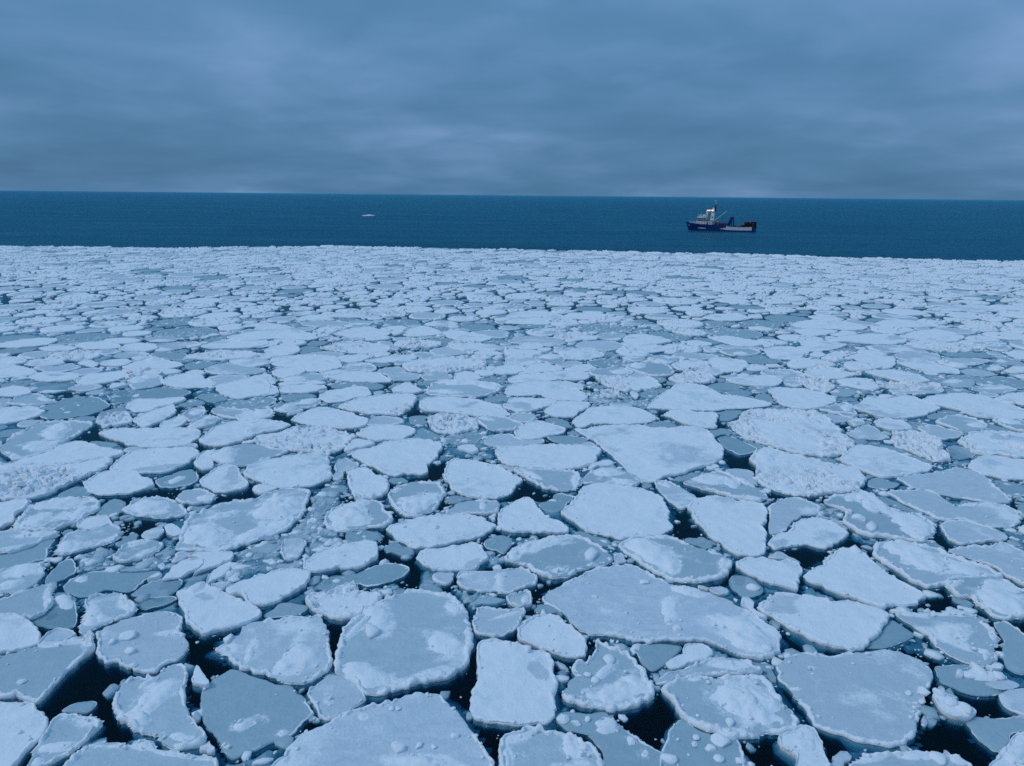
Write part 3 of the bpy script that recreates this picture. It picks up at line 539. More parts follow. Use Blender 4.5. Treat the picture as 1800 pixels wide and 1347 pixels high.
s|||-49,6108 1,6225 157,6254 298,6212 409,6123 353,6009 248,5898 148,5811 39,5828 -72,5930|B77,5978,117,-32,-4,-120
s|||-812,5906 -822,6082 -744,6176 -581,6219 -412,6211 -294,6168 -200,6058 -98,5973 -22,5785 -33,5683 -140,5660 -283,5675 -416,5711 -565,5767 -724,5791|B-374,6007,66,94,8,-49
r|ragged snow floe|ragged white floe with a pitted corner beyond the plump leaf floe|-1510,5938 -1461,6050 -1359,6168 -1219,6244 -1046,6298 -906,6327 -864,6162 -841,5938 -872,5809 -938,5685 -1071,5701 -1190,5697 -1326,5774 -1424,5833|
s|||-1756,6188 -1755,6357 -1681,6485 -1518,6543 -1379,6522 -1298,6348 -1312,6251 -1418,6200 -1493,6082 -1583,6034 -1688,6098|
s|plump leaf floe|plump leaf-shaped clean white floe just behind the speckled wing floe|-1796,5531 -1789,5708 -1735,5854 -1630,5922 -1516,5861 -1383,5761 -1274,5644 -1173,5550 -1162,5437 -1211,5345 -1315,5307 -1433,5331 -1557,5378 -1677,5440|
s|||-1186,5173 -1174,5276 -1125,5366 -1019,5405 -893,5398 -797,5358 -754,5271 -779,5151 -829,5051 -931,5023 -1038,5029 -1125,5091|
m|||-2042,5858 -1990,5967 -1931,6104 -1850,6176 -1742,6156 -1687,6044 -1713,5911 -1799,5823 -1895,5738 -1991,5775|P-1933,5861,76,103,34,-88;P-1799,6085,86,54,25,-79
r|doughnut rubble floe|small doughnut of rubbly snow round a bare spot|-697,5613 -617,5695 -495,5659 -374,5623 -280,5511 -267,5364 -363,5273 -469,5219 -559,5233 -639,5353|B-522,5561,41,1,5,-53
m|||-319,5589 -211,5670 -68,5655 38,5543 95,5433 3,5322 -130,5301 -225,5423|P-232,5611,94,-51,0,-38
s|||-2092,5355 -2063,5466 -1985,5506 -1858,5472 -1760,5394 -1802,5292 -1889,5220 -1947,5134 -2005,5115|
s|||-2262,5535 -2277,5733 -2194,5839 -2097,5842 -2023,5782 -2000,5621 -2048,5523 -2131,5464|
s|||-1864,6943 -1743,7036 -1582,7103 -1393,7110 -1256,6909 -1197,6770 -1310,6738 -1482,6759 -1661,6808 -1786,6860|
s|||-2186,6467 -2151,6572 -1991,6631 -1828,6584 -1747,6483 -1827,6379 -1944,6326 -2112,6359|
s|||-2536,6506 -2494,6694 -2330,6619 -2213,6466 -2165,6318 -2257,6242 -2403,6213|
s|||-2625,6828 -2573,7004 -2498,7037 -2344,6810 -2307,6674 -2430,6669|
m|||-2299,6799 -2195,6946 -2063,7040 -1963,7044 -1839,6845 -1957,6757 -2161,6738|P-2175,6832,126,5,23,-77
m|teal-fronted slab|white slab floe with a teal band along its front|-798,6584 -760,6801 -598,6892 -398,6871 -210,6766 -89,6610 -159,6403 -286,6277 -468,6270 -681,6311 -787,6381|P-491,6783,365,-36,7,-109;P-614,6437,188,-18,7,-89;P-219,6605,123,-77,-1,-112
s|||-590,6963 -560,7143 -463,7239 -369,7150 -316,6944 -369,6857 -524,6851|
r|long speckled floe|long speckled white floe with crusty end, beyond the teal-fronted slab|-1187,7489 -1125,7594 -955,7741 -724,7823 -521,7905 -337,7767 -278,7460 -362,7294 -566,7223 -812,7151 -1006,7175 -1108,7264|
s|broad shield floe|broad shield-shaped white floe, dotted dark along its far edge|-2655,7577 -2670,7789 -2455,7872 -2183,7883 -2006,7817 -1845,7475 -1830,7344 -1932,7212 -2130,7173 -2348,7310 -2532,7413|
s|||-1982,7818 -1888,7933 -1705,7994 -1616,7871 -1667,7653 -1781,7600 -1890,7665|
s|||-1621,7655 -1506,7802 -1336,7935 -1161,7965 -1085,7820 -1199,7673 -1406,7595|
s|||-2880,8081 -2890,8362 -2765,8452 -2587,8376 -2480,8099 -2545,7905 -2709,7861|
s|||-2470,7129 -2436,7255 -2289,7312 -2151,7173 -2193,6989 -2308,6897 -2407,6981|
s|||-1126,6505 -1076,6665 -994,6722 -911,6565 -838,6414 -950,6361 -1085,6381|
g|||-915,7037 -842,7160 -695,7166 -607,6990 -710,6871 -852,6865|
s|scroll-edged floe|long white floe with a scroll-like notch in its front edge|-53,6493 0,6678 168,6793 395,6829 591,6808 696,6730 665,6544 588,6593 466,6410 265,6354 80,6323 -52,6343|
s|||271,6354 403,6458 506,6590 601,6593 671,6468 704,6321 630,6167 488,6149 363,6214|
s|||-43,6926 58,7076 219,7125 365,7088 464,6916 340,6855 169,6809 0,6786|
s|||340,7209 478,7277 627,7264 758,7225 799,7045 686,6925 541,6902 434,7031|
r|curly-ended floe|white floe whose end breaks up into curls of rubble|852,7006 947,7069 1104,7045 1274,7022 1396,7056 1430,6856 1449,6666 1347,6636 1191,6526 1031,6546 943,6701 879,6864|
m|grey-pooled floe|white floe with a smooth grey pool toward its end, mid-distance|1237,7484 1337,7677 1501,7712 1667,7670 1727,7439 1700,7247 1585,7121 1439,7127 1335,7295|P1364,7556,125,5,-24,-146
m|||804,7243 912,7406 1073,7465 1206,7431 1265,7230 1171,7105 1020,7070 876,7082|P1139,7288,106,4,-16,-112
s|tilted white tablet|clean white tablet floe with a sharp back corner|2236,7889 2357,7945 2516,7879 2624,7762 2566,7555 2394,7321 2242,7315 2179,7473|
s|||2161,6980 2343,7104 2531,7142 2714,7119 2734,6973 2591,6772 2398,6738 2254,6815|
s|||1447,9102 1574,9373 1810,9416 1971,9176 2024,8942 1868,8754 1591,8697 1433,8823|
s|twin tongue floe|front one of two stacked white tongue floes|1374,8731 1513,8764 1742,8748 1930,8541 1860,8372 1681,8244 1539,8198 1460,8436|
r|||542,9139 668,9496 918,9488 1053,9312 1114,9023 977,8942 724,8957|
s|||56,8455 137,8700 280,8742 380,8555 304,8384 149,8336|
s|||134,7294 199,7525 342,7619 476,7503 542,7343 416,7230 236,7205|
m|||265,7933 377,8088 544,8111 600,7837 530,7623 406,7639 316,7754|P422,7976,131,6,-6,-132
s|||-68,7900 -3,8015 192,7949 284,7771 200,7559 60,7453 -63,7481|
s|||577,7408 730,7581 858,7620 891,7421 761,7256 628,7283|
s|sabre floe|pale sabre-shaped white floe pointing toward the frame edge|2589,9255 2832,9316 3039,9132 3191,8816 2970,8631 2764,8708 2661,8973|
m|||2483,8337 2670,8510 2917,8521 2949,8278 2753,8115 2556,8121|P2688,8228,102,4,-24,-79
s|||2236,8952 2377,9005 2512,8829 2459,8694 2255,8658 2191,8725|
g|||1868,8090 1987,8250 2232,8221 2404,8113 2329,7960 2073,7913|
r|||1598,6976 1740,7159 1897,7320 1918,7166 2051,7111 2047,6936 1874,6817 1689,6810|
r|||832,6462 939,6569 1013,6419 1005,6273 900,6269|
s|||1102,6433 1152,6536 1181,6386 1130,6240|
t|||1898,6741 2063,6883 2221,6889 2265,6754 2105,6591 1953,6585|
t|||277,5173 369,5242 499,5212 591,5149 517,5050 377,5030|
s|dished white floe|clean dished white floe behind the rough ridge floe|2471,6608 2572,6680 2706,6669 2845,6638 2932,6548 2974,6424 2960,6256 2864,6137 2726,6022 2581,5974 2459,6013 2398,6122 2439,6381|
s|crown floe|white crown-shaped floe with two bumps on its far edge|3019,6031 3231,6265 3368,6413 3493,6345 3735,6426 3762,6283 3788,6146 3782,6035 3637,5902 3454,5793 3305,5740 3199,5745 3118,5823 3054,5946|
s|broad white slab|broad white slab floe beside the crown floe, running to the frame edge|3775,6283 4021,6460 4258,6518 4405,6474 4461,6354 4495,6169 4532,6037 4567,5911 4416,5783 4203,5736 4053,5763 3961,5809 3928,5974 3840,6103|
r|rough ridge floe|big rough floe with a ridge of broken blocks along its far edge|1779,5600 1890,5681 2031,5875 2158,5964 2339,5913 2505,5919 2626,5811 2654,5653 2629,5451 2590,5262 2607,5108 2495,4958 2348,4815 2230,4792 2108,4828 2013,4904 1931,5025 1830,5107 1784,5239 1766,5425|P2429,5805,304,-114,-56,-134
r|knobbly snow floe|big knobbly white floe in front of the rough ridge floe|1678,4702 1756,4838 1857,4932 1957,4863 2038,4787 2116,4714 2193,4642 2262,4590 2330,4539 2367,4455 2330,4339 2246,4227 2133,4164 2005,4117 1879,4099 1766,4111 1675,4153 1617,4228 1627,4386 1677,4558|P1819,4781,96,3,-45,-132
s|clean kite floe|clean white kite-shaped floe beside the knobbly snow floe|2315,4708 2425,4864 2561,5009 2672,5033 2773,4953 2840,4817 2877,4686 2916,4615 2862,4543 2741,4488 2611,4435 2512,4389 2432,4430 2383,4513 2340,4618|
r|||3008,5343 3064,5322 3194,5396 3233,5304 3274,5192 3209,5019 3163,4856 3103,4721 3001,4718 2960,4812 2910,4949 2876,5073|
r|pitted hook floe|white floe with a dark pitted hook-shaped hollow, near the frame edge|3417,5152 3582,5314 3749,5389 3887,5369 3993,5326 4081,5260 3951,4998 3764,4833 3585,4790 3526,4866 3417,4824 3381,4942|B3809,5230,147,-21,-43,-63;C3840,5253,45
s|||3167,4639 3328,4791 3478,4834 3591,4798 3730,4764 3576,4475 3388,4388 3272,4402 3187,4466 3151,4550|
g|upper slate floe|smooth slate-grey floe, upper of two grey floes near the frame edge|2560,4385 2621,4452 2743,4489 2879,4526 3039,4600 3134,4585 3174,4483 3152,4351 3111,4195 3076,4064 3042,4021 2933,4032 2818,4072 2725,4113 2672,4185 2592,4259|
g|lower slate floe|long slate-grey floe pushed under the upper slate floe|2380,4178 2506,4211 2587,4228 2663,4170 2676,4069 2680,3958 2787,3947 2877,4017 3000,3992 3025,3912 2985,3808 2885,3708 2763,3670 2693,3728 2614,3775 2492,3773 2446,3848 2402,3952 2368,4062|P2768,4029,102,-22,-40,-61
t|||2306,4283 2388,4412 2460,4430 2503,4366 2549,4336 2478,4271 2364,4238|
m|shattered floe|shattered teal-and-white floe covered in broken plates|1892,4016 2000,4104 2090,4120 2202,4182 2250,4110 2265,3997 2303,3916 2355,3865 2408,3840 2421,3765 2417,3692 2339,3574 2237,3494 2139,3503 2053,3535 1944,3566 1902,3634 1903,3754 1971,3883|P2190,4009,72,-130,-74,-114;P2288,3701,72,-103,-101,-144;P2118,4078,71,2,-39,-85;C2002,3756,44;C2020,3636,48;C1993,3857,34;C2140,3860,38
s|upright white shield|clean white shield-shaped floe, tall and narrow, beside the lobed grey floe|1047,3893 1117,4017 1187,4061 1304,4064 1369,4009 1442,3983 1509,3944 1507,3838 1427,3639 1363,3458 1341,3374 1279,3322 1181,3320 1137,3370 1111,3453 1073,3540 1050,3655 1042,3777|
g|lobed grey floe|lobed grey floe with thin white edge behind a small white leaf floe|1555,3960 1661,4046 1766,4076 1837,4022 1850,3926 1794,3833 1722,3819 1647,3767 1561,3668 1523,3609 1426,3573 1477,3751|
s|||1531,3618 1635,3740 1738,3779 1819,3764 1855,3672 1877,3579 1804,3511 1709,3433 1647,3405 1571,3441 1476,3429 1373,3395 1379,3469 1468,3575|B1447,3460,69,24,-12,-42
m|white-backed floe|white floe with a grey wedge, above the upright white shield|1112,4294 1235,4394 1400,4492 1475,4400 1533,4305 1566,4182 1603,4066 1531,4008 1438,4006 1350,4060 1252,4130 1167,4218|P1331,4331,165,-62,-41,-125;P1440,4048,119,-24,-14,-39
m|long snow-banked floe|long snow-banked floe running from the white trapezoid floe to the frame edge|1886,3413 1937,3467 2048,3484 2163,3471 2251,3431 2309,3359 2359,3281 2417,3206 2428,3124 2319,3113 2207,3111 2097,3065 1981,3021 1936,3089 1909,3178 1890,3272 1871,3331|P2107,3315,127,-128,-79,-111;P2263,3203,92,-69,-40,-54;P2120,3200,77,1,-32,-56
g|slate leaf floe|leaf-shaped slate floe with beaded white edge, below the lower slate floe|2445,3711 2517,3761 2628,3763 2699,3704 2747,3646 2746,3566 2687,3525 2573,3507 2411,3461 2385,3536 2407,3627|
g|||2308,3406 2442,3461 2572,3474 2669,3498 2713,3414 2770,3354 2554,3053 2468,3060 2448,3138 2433,3230 2376,3306|
t|||1594,5210 1681,5280 1767,5128 1813,4962 1758,4880 1649,4838 1587,4955 1580,5080|
g|||2630,5315 2745,5436 2912,5529 2941,5371 2939,5234 2834,5186 2682,5204|
s|||3002,5621 3114,5687 3226,5628 3268,5504 3182,5428 3030,5400 2971,5495|
g|||3285,5477 3453,5556 3537,5436 3594,5367 3441,5226 3309,5200 3267,5334|
m|||3538,5650 3763,5815 3877,5739 3903,5585 3764,5434 3624,5430 3542,5549|P3795,5557,60,-50,-54,-79
t|||3250,5021 3358,5108 3396,5005 3430,4925 3272,4804 3175,4802|
m|||2707,6005 2882,6099 3044,6195 2985,5957 2940,5790 2830,5759 2780,5866|P2961,6014,51,2,-65,-144
g|||2673,5845 2793,5822 2851,5716 2747,5610 2663,5633|
s|slipper floe|white slipper-shaped floe beyond the crown floe|3776,7375 3948,7446 4135,7453 4235,7299 4254,7118 4216,6971 4082,6938 3922,6960 3851,7132 3791,7251|
s|||4363,7799 4517,7877 4765,7887 4776,7712 4830,7514 4763,7351 4577,7344 4443,7402 4378,7561|
s|||3946,8148 4121,8272 4289,8202 4435,8093 4298,7797 4108,7550 3982,7545 3955,7783 3943,7961|
g|slate oval floe|plain slate-blue oval floe in the far mid-field|4510,8204 4737,8411 4984,8422 5072,8306 4943,7997 4783,7918 4588,7946 4494,8015|
r|||3123,7337 3294,7572 3418,7644 3487,7513 3569,7355 3678,7296 3470,7136 3264,7069 3126,7123 3068,7181|
r|||2913,7026 3069,7091 3205,7066 3157,6755 3023,6540 2921,6588 2874,6744|
s|||3058,8426 3265,8619 3479,8629 3498,8364 3357,8047 3128,7963 2989,8032|
s|||3702,9022 3909,9079 4074,8948 4196,8774 3972,8550 3759,8457 3652,8620|
s|sickle floe|pale sickle-shaped floe with a rounded grey end|4088,9087 4458,9396 4846,9568 5145,9583 5200,9285 5090,9042 4842,8849 4603,8837 4372,8962 4149,8951|B5084,9279,116,6,-102,-196
r|black-flecked floe|white floe with a black-flecked ridge between two overlapping plates|5050,8934 5304,9131 5461,8953 5733,9011 5872,8882 5867,8621 5535,8482 5268,8470 5091,8586 5025,8754|
s|||5242,9435 5613,9764 6004,9892 6047,9628 6079,9426 5762,9120 5487,9061 5347,9243|
s|||3700,8176 3899,8382 3965,8226 3827,8067 3693,8024|
s|||3503,8206 3655,8371 3708,8215 3575,8057 3490,8091|
m|||3027,6515 3167,6648 3279,6652 3274,6523 3148,6395 3051,6416|P3090,6568,55,2,-34,-77
t|||3000,6326 3151,6427 3200,6333 3114,6260|
r|||3627,6772 3872,6947 4060,6898 4245,6849 4206,6686 4009,6679 3741,6696|
g|||3650,6650 3878,6690 4191,6680 4082,6563 3790,6527 3652,6548|
m|||4407,7051 4574,7087 4735,7064 4561,6832 4412,6772 4349,6879|P4476,6996,118,4,-48,-81
m|||4493,6722 4692,6837 4865,6843 4912,6684 4714,6574 4564,6594|P4724,6757,158,6,-35,-54
s|||4475,6354 4697,6509 4899,6566 5002,6519 4725,6132 4613,6173 4532,6262|
g|||4861,7511 5061,7585 5151,7458 5139,7300 4914,7231 4820,7319|
m|||5491,7935 5692,8090 5818,7985 5783,7840 5602,7763 5495,7793|P5592,7939,84,3,-58,-88
g|||5004,8074 5316,8125 5491,7984 5170,7758 4963,7784|
s|||5943,8392 6188,8525 6373,8492 6088,8089 5883,8080|
m|||4039,5704 4163,5748 4280,5673 4318,5560 4186,5375 4073,5407 4031,5514|P4134,5668,73,-64,-50,-69
m|||2701,5991 2841,6083 3010,6179 3034,6089 2951,5831 2896,5870 2781,5887|P2975,6043,51,2,-50,-109
s|curved knife floe|curved knife-like white floe beside a small dark gap|-3319,5866 -3359,6087 -3210,6069 -3082,6119 -2955,6147 -2901,6057 -2938,5944 -3019,5855 -3064,5748 -3160,5725 -3251,5784|
s|||-3080,5491 -3076,5607 -3052,5749 -2995,5856 -2930,5901 -2839,5756 -2807,5635 -2827,5480 -2842,5368 -2873,5295 -2984,5382|
s|||-2791,5334 -2810,5443 -2760,5558 -2700,5580 -2629,5448 -2620,5303 -2700,5283|
m|||-2761,5610 -2738,5772 -2666,5858 -2576,5716 -2547,5578 -2590,5462 -2703,5534|P-2652,5713,52,44,38,-78
m|||-2549,5317 -2561,5500 -2517,5618 -2386,5525 -2375,5413 -2416,5321 -2478,5284|P-2513,5390,32,77,33,-60;P-2470,5561,58,2,16,-38
m|||-2552,5778 -2498,5824 -2357,5795 -2193,5790 -2084,5849 -2012,5741 -1995,5582 -2089,5538 -2248,5548 -2406,5595|P-2086,5711,95,3,36,-105
s|||-2802,6497 -2756,6657 -2591,6773 -2462,6806 -2330,6619 -2256,6315 -2326,6216 -2453,6141 -2581,6207 -2692,6324|
s|||-3405,6687 -3413,6884 -3317,6987 -3185,6981 -3030,6784 -2892,6652 -2876,6546 -2987,6490 -3159,6484 -3314,6583|
m|||-3753,6717 -3756,6858 -3659,6978 -3519,6896 -3387,6649 -3404,6515 -3530,6444 -3630,6533|P-3685,6747,82,3,69,-134;P-3603,6864,97,4,41,-84
t|grey saucer floe|dark grey saucer floe with thin white rim above a small dark gap|-4589,6506 -4611,6664 -4482,6724 -4303,6703 -4169,6547 -4157,6394 -4265,6292 -4427,6360|P-4278,6355,130,46,25,-38;P-4517,6457,39,1,39,-59
m|||-4354,5910 -4410,6065 -4402,6206 -4328,6232 -4139,6097 -4028,6010 -4051,5899 -4179,5851|P-4148,6051,102,-44,41,-70
s|||-4739,6228 -4764,6375 -4686,6454 -4519,6384 -4385,6240 -4411,6144 -4557,6115|
s|||-4236,6711 -4270,6938 -4122,7034 -3981,7070 -3870,6954 -3870,6781 -3918,6614 -4048,6556 -4159,6605|
s|||-4775,6803 -4810,6977 -4614,6984 -4427,6962 -4291,6793 -4341,6680 -4517,6673 -4673,6723|B-4560,6898,111,4,32,-51
s|peaked white floe|white floe with a peaked snowy back, beside the vivid teal floe|-4093,7252 -4076,7450 -4040,7623 -4032,7767 -3841,7632 -3655,7535 -3527,7406 -3551,7242 -3711,7173 -3914,7165|P-3963,7627,92,4,60,-122
s|||-4435,7435 -4438,7607 -4306,7683 -4143,7549 -4129,7348 -4259,7310|
s|||-4693,7458 -4651,7598 -4450,7435 -4385,7241 -4528,7332|
s|||-5187,7371 -5274,7571 -5168,7625 -4965,7550 -4792,7407 -4837,7319 -4992,7280|
s|||-5705,7588 -5653,7647 -5479,7669 -5267,7502 -5231,7369 -5430,7328 -5518,7324|
s|frame-cut white tongue|white tongue of snow floe cut by the frame, far mid-field|-5473,7261 -5333,7319 -5159,7261 -4875,7065 -4856,6916 -4938,6825 -5158,6817|
r|||-5179,7668 -5221,7963 -5098,8085 -4861,8018 -4620,7764 -4643,7585 -4835,7542 -5008,7569|
s|lens-shaped white floe|white lens-shaped floe beside a round white floe of equal size|-5233,8338 -5213,8509 -5034,8561 -4795,8443 -4644,8241 -4757,8155 -5010,8159|
s|||-4589,8122 -4673,8406 -4514,8499 -4300,8381 -4177,8181 -4215,8037 -4407,8028|
m|||-4630,8781 -4583,8923 -4370,8933 -4180,8756 -4224,8620 -4447,8609|P-4352,8667,173,8,25,-52
g|||-4244,8333 -4191,8548 -4006,8645 -3849,8564 -3895,8391 -3986,8182|
t|vivid teal floe|small vivid teal floe awash in a dark gap|-4147,7963 -4039,8044 -3763,7980 -3619,7729 -3697,7655 -3900,7753|
r|||-3651,7770 -3588,7959 -3394,8083 -3135,8056 -2933,7949 -2791,7770 -3000,7690 -3296,7642 -3496,7669|
s|||-3105,7593 -3018,7738 -2771,7713 -2625,7510 -2720,7340 -2893,7399|
s|||-3737,8365 -3681,8670 -3452,8910 -3153,8832 -2983,8484 -3130,8269 -3379,8257 -3578,8248|
s|||-6177,8252 -6151,8508 -6029,8693 -5845,8793 -5631,8622 -5589,8363 -5676,8234 -5861,8185|
s|||-5560,8158 -5456,8286 -5268,8311 -5121,8178 -5157,8018 -5365,8009|
g|||-4486,7778 -4489,7965 -4320,8049 -4152,7941 -4171,7756 -4339,7712|
s|wide flat white floe|wide flat white floe in the far field, tapering at both ends|-3630,8902 -3522,9099 -3409,9305 -3172,9452 -2874,9415 -2622,9193 -2485,8958 -2555,8815 -2785,8804 -3011,8839 -3210,8738 -3385,8729|
s|||-3536,9669 -3709,9605 -3732,9883 -3475,9955 -3185,9799 -2999,9643 -3170,9505 -3466,9468|
s|pale diamond floe|pale diamond-shaped white floe in the far field|-2345,9207 -2229,9521 -2051,9693 -1788,9544 -1621,9244 -1744,8994 -2016,8981|
s|||-1437,9203 -1411,9617 -1281,9822 -1057,9582 -930,9278 -1065,9143 -1260,9065|
s|||-935,9328 -773,9439 -479,9301 -264,9066 -366,8856 -578,8791 -792,8993|
r|dark-shored floe|snowy floe with a dark water line along its front, far field|-2785,10658 -2613,10939 -2321,11241 -2104,11554 -1850,11418 -1652,10926 -1720,10588 -2004,10507 -2340,10488 -2597,10499|
r|||-1458,8584 -1411,8855 -1299,8953 -1114,8778 -904,8654 -917,8438 -1117,8387 -1321,8378|
r|||-813,8528 -668,8799 -467,8719 -355,8592 -180,8600 -72,8353 -273,8222 -444,8295 -594,8248|
g|||-980,8237 -896,8403 -695,8454 -505,8179 -627,8020 -840,8010|
s|||-451,8110 -341,8257 -171,8201 -119,8086 -248,7967 -379,7976|
s|||-3206,8431 -3099,8725 -2953,8660 -2877,8532 -2974,8358 -3061,8313|
g|||-3027,10078 -2861,10219 -2564,10187 -2349,10056 -2423,9767 -2701,9697 -2922,9852|
s|||-3184,10332 -3108,10657 -2870,10738 -2715,10421 -2863,10227 -3087,10214|
r|||-2285,8334 -2098,8554 -1796,8612 -1572,8535 -1466,8372 -1493,8090 -1682,8043 -1960,8108 -2154,8218|
s|||-212,7312 -79,7514 76,7554 149,7295 -1,7116 -133,7129|
s|||776,10815 931,11125 1244,11116 1577,10928 1389,10653 1095,10509 913,10626|
s|||-10,11042 216,11268 554,11216 763,10949 720,10615 378,10661 119,10620 -95,10634|
s|||-9,10473 268,10564 536,10354 503,10112 196,10096 -90,10139|
s|||2923,10805 3183,11160 3533,11279 3667,10848 3400,10550 3076,10532|
s|forked white floe|broad pale floe with a forked end, far field beyond the sickle floe|4053,10245 4391,10630 4748,10714 4986,10476 5086,10068 4813,9831 4506,9903 4185,9953|
s|||3939,9786 4198,9887 4436,9833 4500,9708 4268,9488 3971,9372|
s|||5369,10436 5750,10770 6051,10722 6220,10302 5926,10112 5536,10149|
s|||6929,11822 7491,12253 8057,12371 8278,12140 8210,11748 7718,11644 7279,11692|
s|||6905,11237 7259,11543 7455,11410 7278,10986 6902,10769|'''
LEADS = '''-1849,2444 -1647,2447 -1436,2358 -1484,2313 -1445,2189 -1296,2059 -1254,2042 -1375,2014 -1437,2022 -1430,2112 -1551,2158 -1652,2147 -1703,2205
-1345,2615 -1284,2623 -1167,2672 -1208,2514 -1097,2408 -1156,2285 -1124,2193 -1158,2193 -1232,2360
-242,2330 -154,2422 -135,2227 -154,2187 -243,2261
-109,2111 11,2099 -34,2040 -38,1922 -65,2013
375,2184 530,2246 574,2288 618,2197 620,2149 499,2047 429,2137
201,2487 310,2500 350,2589 324,2488 220,2427
1166,2682 1248,2643 1296,2565 1145,2538
811,2024 914,2061 937,1984 931,1934 794,1932
1056,2174 1081,2117 1202,2047 1103,1986 1064,1969 1081,2054
1654,2357 1747,2284 1868,2317 1820,2233 1863,2184 1691,2172 1707,2232 1659,2303
1482,2141 1630,2162 1607,2061 1633,2001 1570,1941 1487,1990 1401,2032
1871,2914 1979,2997 2031,2933 2063,2871 1841,2860
-3343,5026 -3354,5390 -3136,5163 -2880,4955 -3041,4992
-2396,4376 -2227,4587 -2160,4553 -2168,4483 -2282,4346
-2506,4036 -2337,4069 -2132,4132 -2136,4016 -2384,3982
-5,4123 80,4340 223,4188 227,4014 53,4038
-789,4416 -552,4439 -521,4631 -469,4633 -449,4295 -633,4290
900,3645 970,3869 1049,3871 1085,3580 990,3533 917,3532
1543,4874 1673,4918 1714,4763 1636,4545 1516,4577
1396,3455 1663,3439 1877,3574 1918,3486 1898,3422 1770,3451 1657,3377 1475,3217 1474,3313
1644,4161 1795,4150 1946,4139 1874,4051 1625,4074
2344,3606 2411,3630 2383,3496 2331,3441 2313,3516
893,3097 1061,3136 1040,3031 913,3028
-2050,5805 -1810,5574 -1698,5391 -1937,5532
-828,5929 -630,5809 -729,5725 -872,5721
-3317,4943 -3356,5414 -3240,5309 -3120,5076 -3238,5040
-4267,6316 -4077,6372 -4004,6229 -4128,6177
1254,5932 1370,5957 1286,5789 1246,5707
720,6975 863,7097 837,6866 735,6834
1552,4894 1741,4870 1642,4562 1532,4586
2692,5597 2799,5601 2652,5378
3279,7129 3741,7391 3774,7089 3533,7139
3565,6643 3720,6648 3599,6467 3502,6489
3750,6448 4053,6533 3818,6354'''
SLUSH = '''-1435,3357 -1320,3487 -1219,3696 -1196,3927 -1223,4066 -1055,4098 -1016,3931 -1073,3799 -1023,3605 -934,3584 -903,3452 -1026,3345 -1051,3226 -1007,3171 -1143,3187 -1292,3129 -1332,3040 -1377,3109 -1402,3258
-2241,3301 -2122,3385 -2021,3346 -1986,3209 -1836,3211 -1826,3433 -1747,3372 -1714,3195 -1826,3083 -2067,3151 -2141,3150
-292,3058 -169,2976 -8,2946 9,2883 -145,2849 -165,2759 -197,2864 -265,2958
-797,2998 -615,2985 -576,3071 -417,2972 -601,2904
-285,3319 -91,3384 -30,3284 -67,3207 -182,3224
1909,4052 1989,3917 1920,3788 1908,3643 1875,3837
1556,2313 1590,2271 1592,2191 1505,2123 1451,2122
176,2191 284,2173 314,2080 254,2070 196,2087
733,6542 1058,6355 1231,6220 1245,5953 1117,6080 894,6117 725,6202
3803,7457 3833,6865 4293,6827 4582,6838 4172,6716 3660,6804'''
EDGE = [(-180.2, 237.4), (-169.1, 237.6), (-112.6, 237.1), (-60.1, 252.3), (-20.1, 249.3), (18.8, 243.7), (73.2, 233.3), (105.7, 223.9), (152.7, 215.1), (160.7, 212.2)]          # seaward edge of the pack, metres


def ints(s):
    a = np.array([float(v) for v in s.replace(' ', ',').split(',')])
    return a


class Floe:
    pass


def smooth_closed(P, ds):
    """Catmull-Rom through the corners, resampled at spacing ds"""
    n = len(P); out = []
    for i in range(n):
        p0, p1, p2, p3 = P[i - 1], P[i], P[(i + 1) % n], P[(i + 2) % n]
        k = max(2, int(np.linalg.norm(p2 - p1) / (ds * 0.5)))
        t = np.linspace(0, 1, k, endpoint=False)[:, None]
        cr = 0.5 * (2 * p1 + (p2 - p0) * t + (2 * p0 - 5 * p1 + 4 * p2 - p3) * t * t + (3 * p1 - p0 - 3 * p2 + p3) * t ** 3)
        out.append(cr * 0.7 + (p1 + (p2 - p1) * t) * 0.3)
    C = np.concatenate(out)
    seg = np.linalg.norm(np.roll(C, -1, 0) - C, axis=1)
    L = np.concatenate([[0], np.cumsum(seg)])
    m = max(14, int(L[-1] / ds))
    q = np.linspace(0, L[-1], m, endpoint=False)
    Cx = np.append(C[:, 0], C[0, 0]); Cy = np.append(C[:, 1], C[0, 1])
    return np.stack([np.interp(q, L, Cx), np.interp(q, L, Cy)], 1)


def area_centroid(P):
    x, y = P[:, 0], P[:, 1]
    x1, y1 = np.roll(x, -1), np.roll(y, -1)
    c = x * y1 - x1 * y
    A = c.sum() / 2
    return A, np.array([((x + x1) * c).sum(), ((y + y1) * c).sum()]) / (6 * A)


def inside(P, X, Y):
    r = np.zeros(X.shape, bool)
    x0, y0 = P[:, 0], P[:, 1]
    x1, y1 = np.roll(x0, -1), np.roll(y0, -1)
    for a, b, c, d in zip(x0, y0, x1, y1):
        if b == d:
            continue
        hit = ((b > Y) != (d > Y)) & (X < (c - a) * (Y - b) / (d - b) + a)
        r ^= hit
    return r


def parse_floes():
    L = []
    for k, line in enumerate(FLOES.strip().split('\n')):
        ty, nick, label, pts, feat = line.split('|')
        f = Floe()
        f.type, f.nick, f.label = ty, nick, label
        f.P = ints(pts).reshape(-1, 2) / 100.0
        A, f.c = area_centroid(f.P)
        if A < 0:
            f.P = f.P[::-1]; A = -A
        f.area = A
        f.feat = []
        if feat:
            for s in feat.split(';'):
                f.feat.append((s[0], ints(s[1:]) / 100.0))
        f.dist = math.hypot(*f.c)
        f.seed = 100 + k
        f.traced = True
        L.append(f)
    return L


floes = parse_floes()
leads = [ints(l).reshape(-1, 2) / 100.0 for l in LEADS.strip().split('\n')]

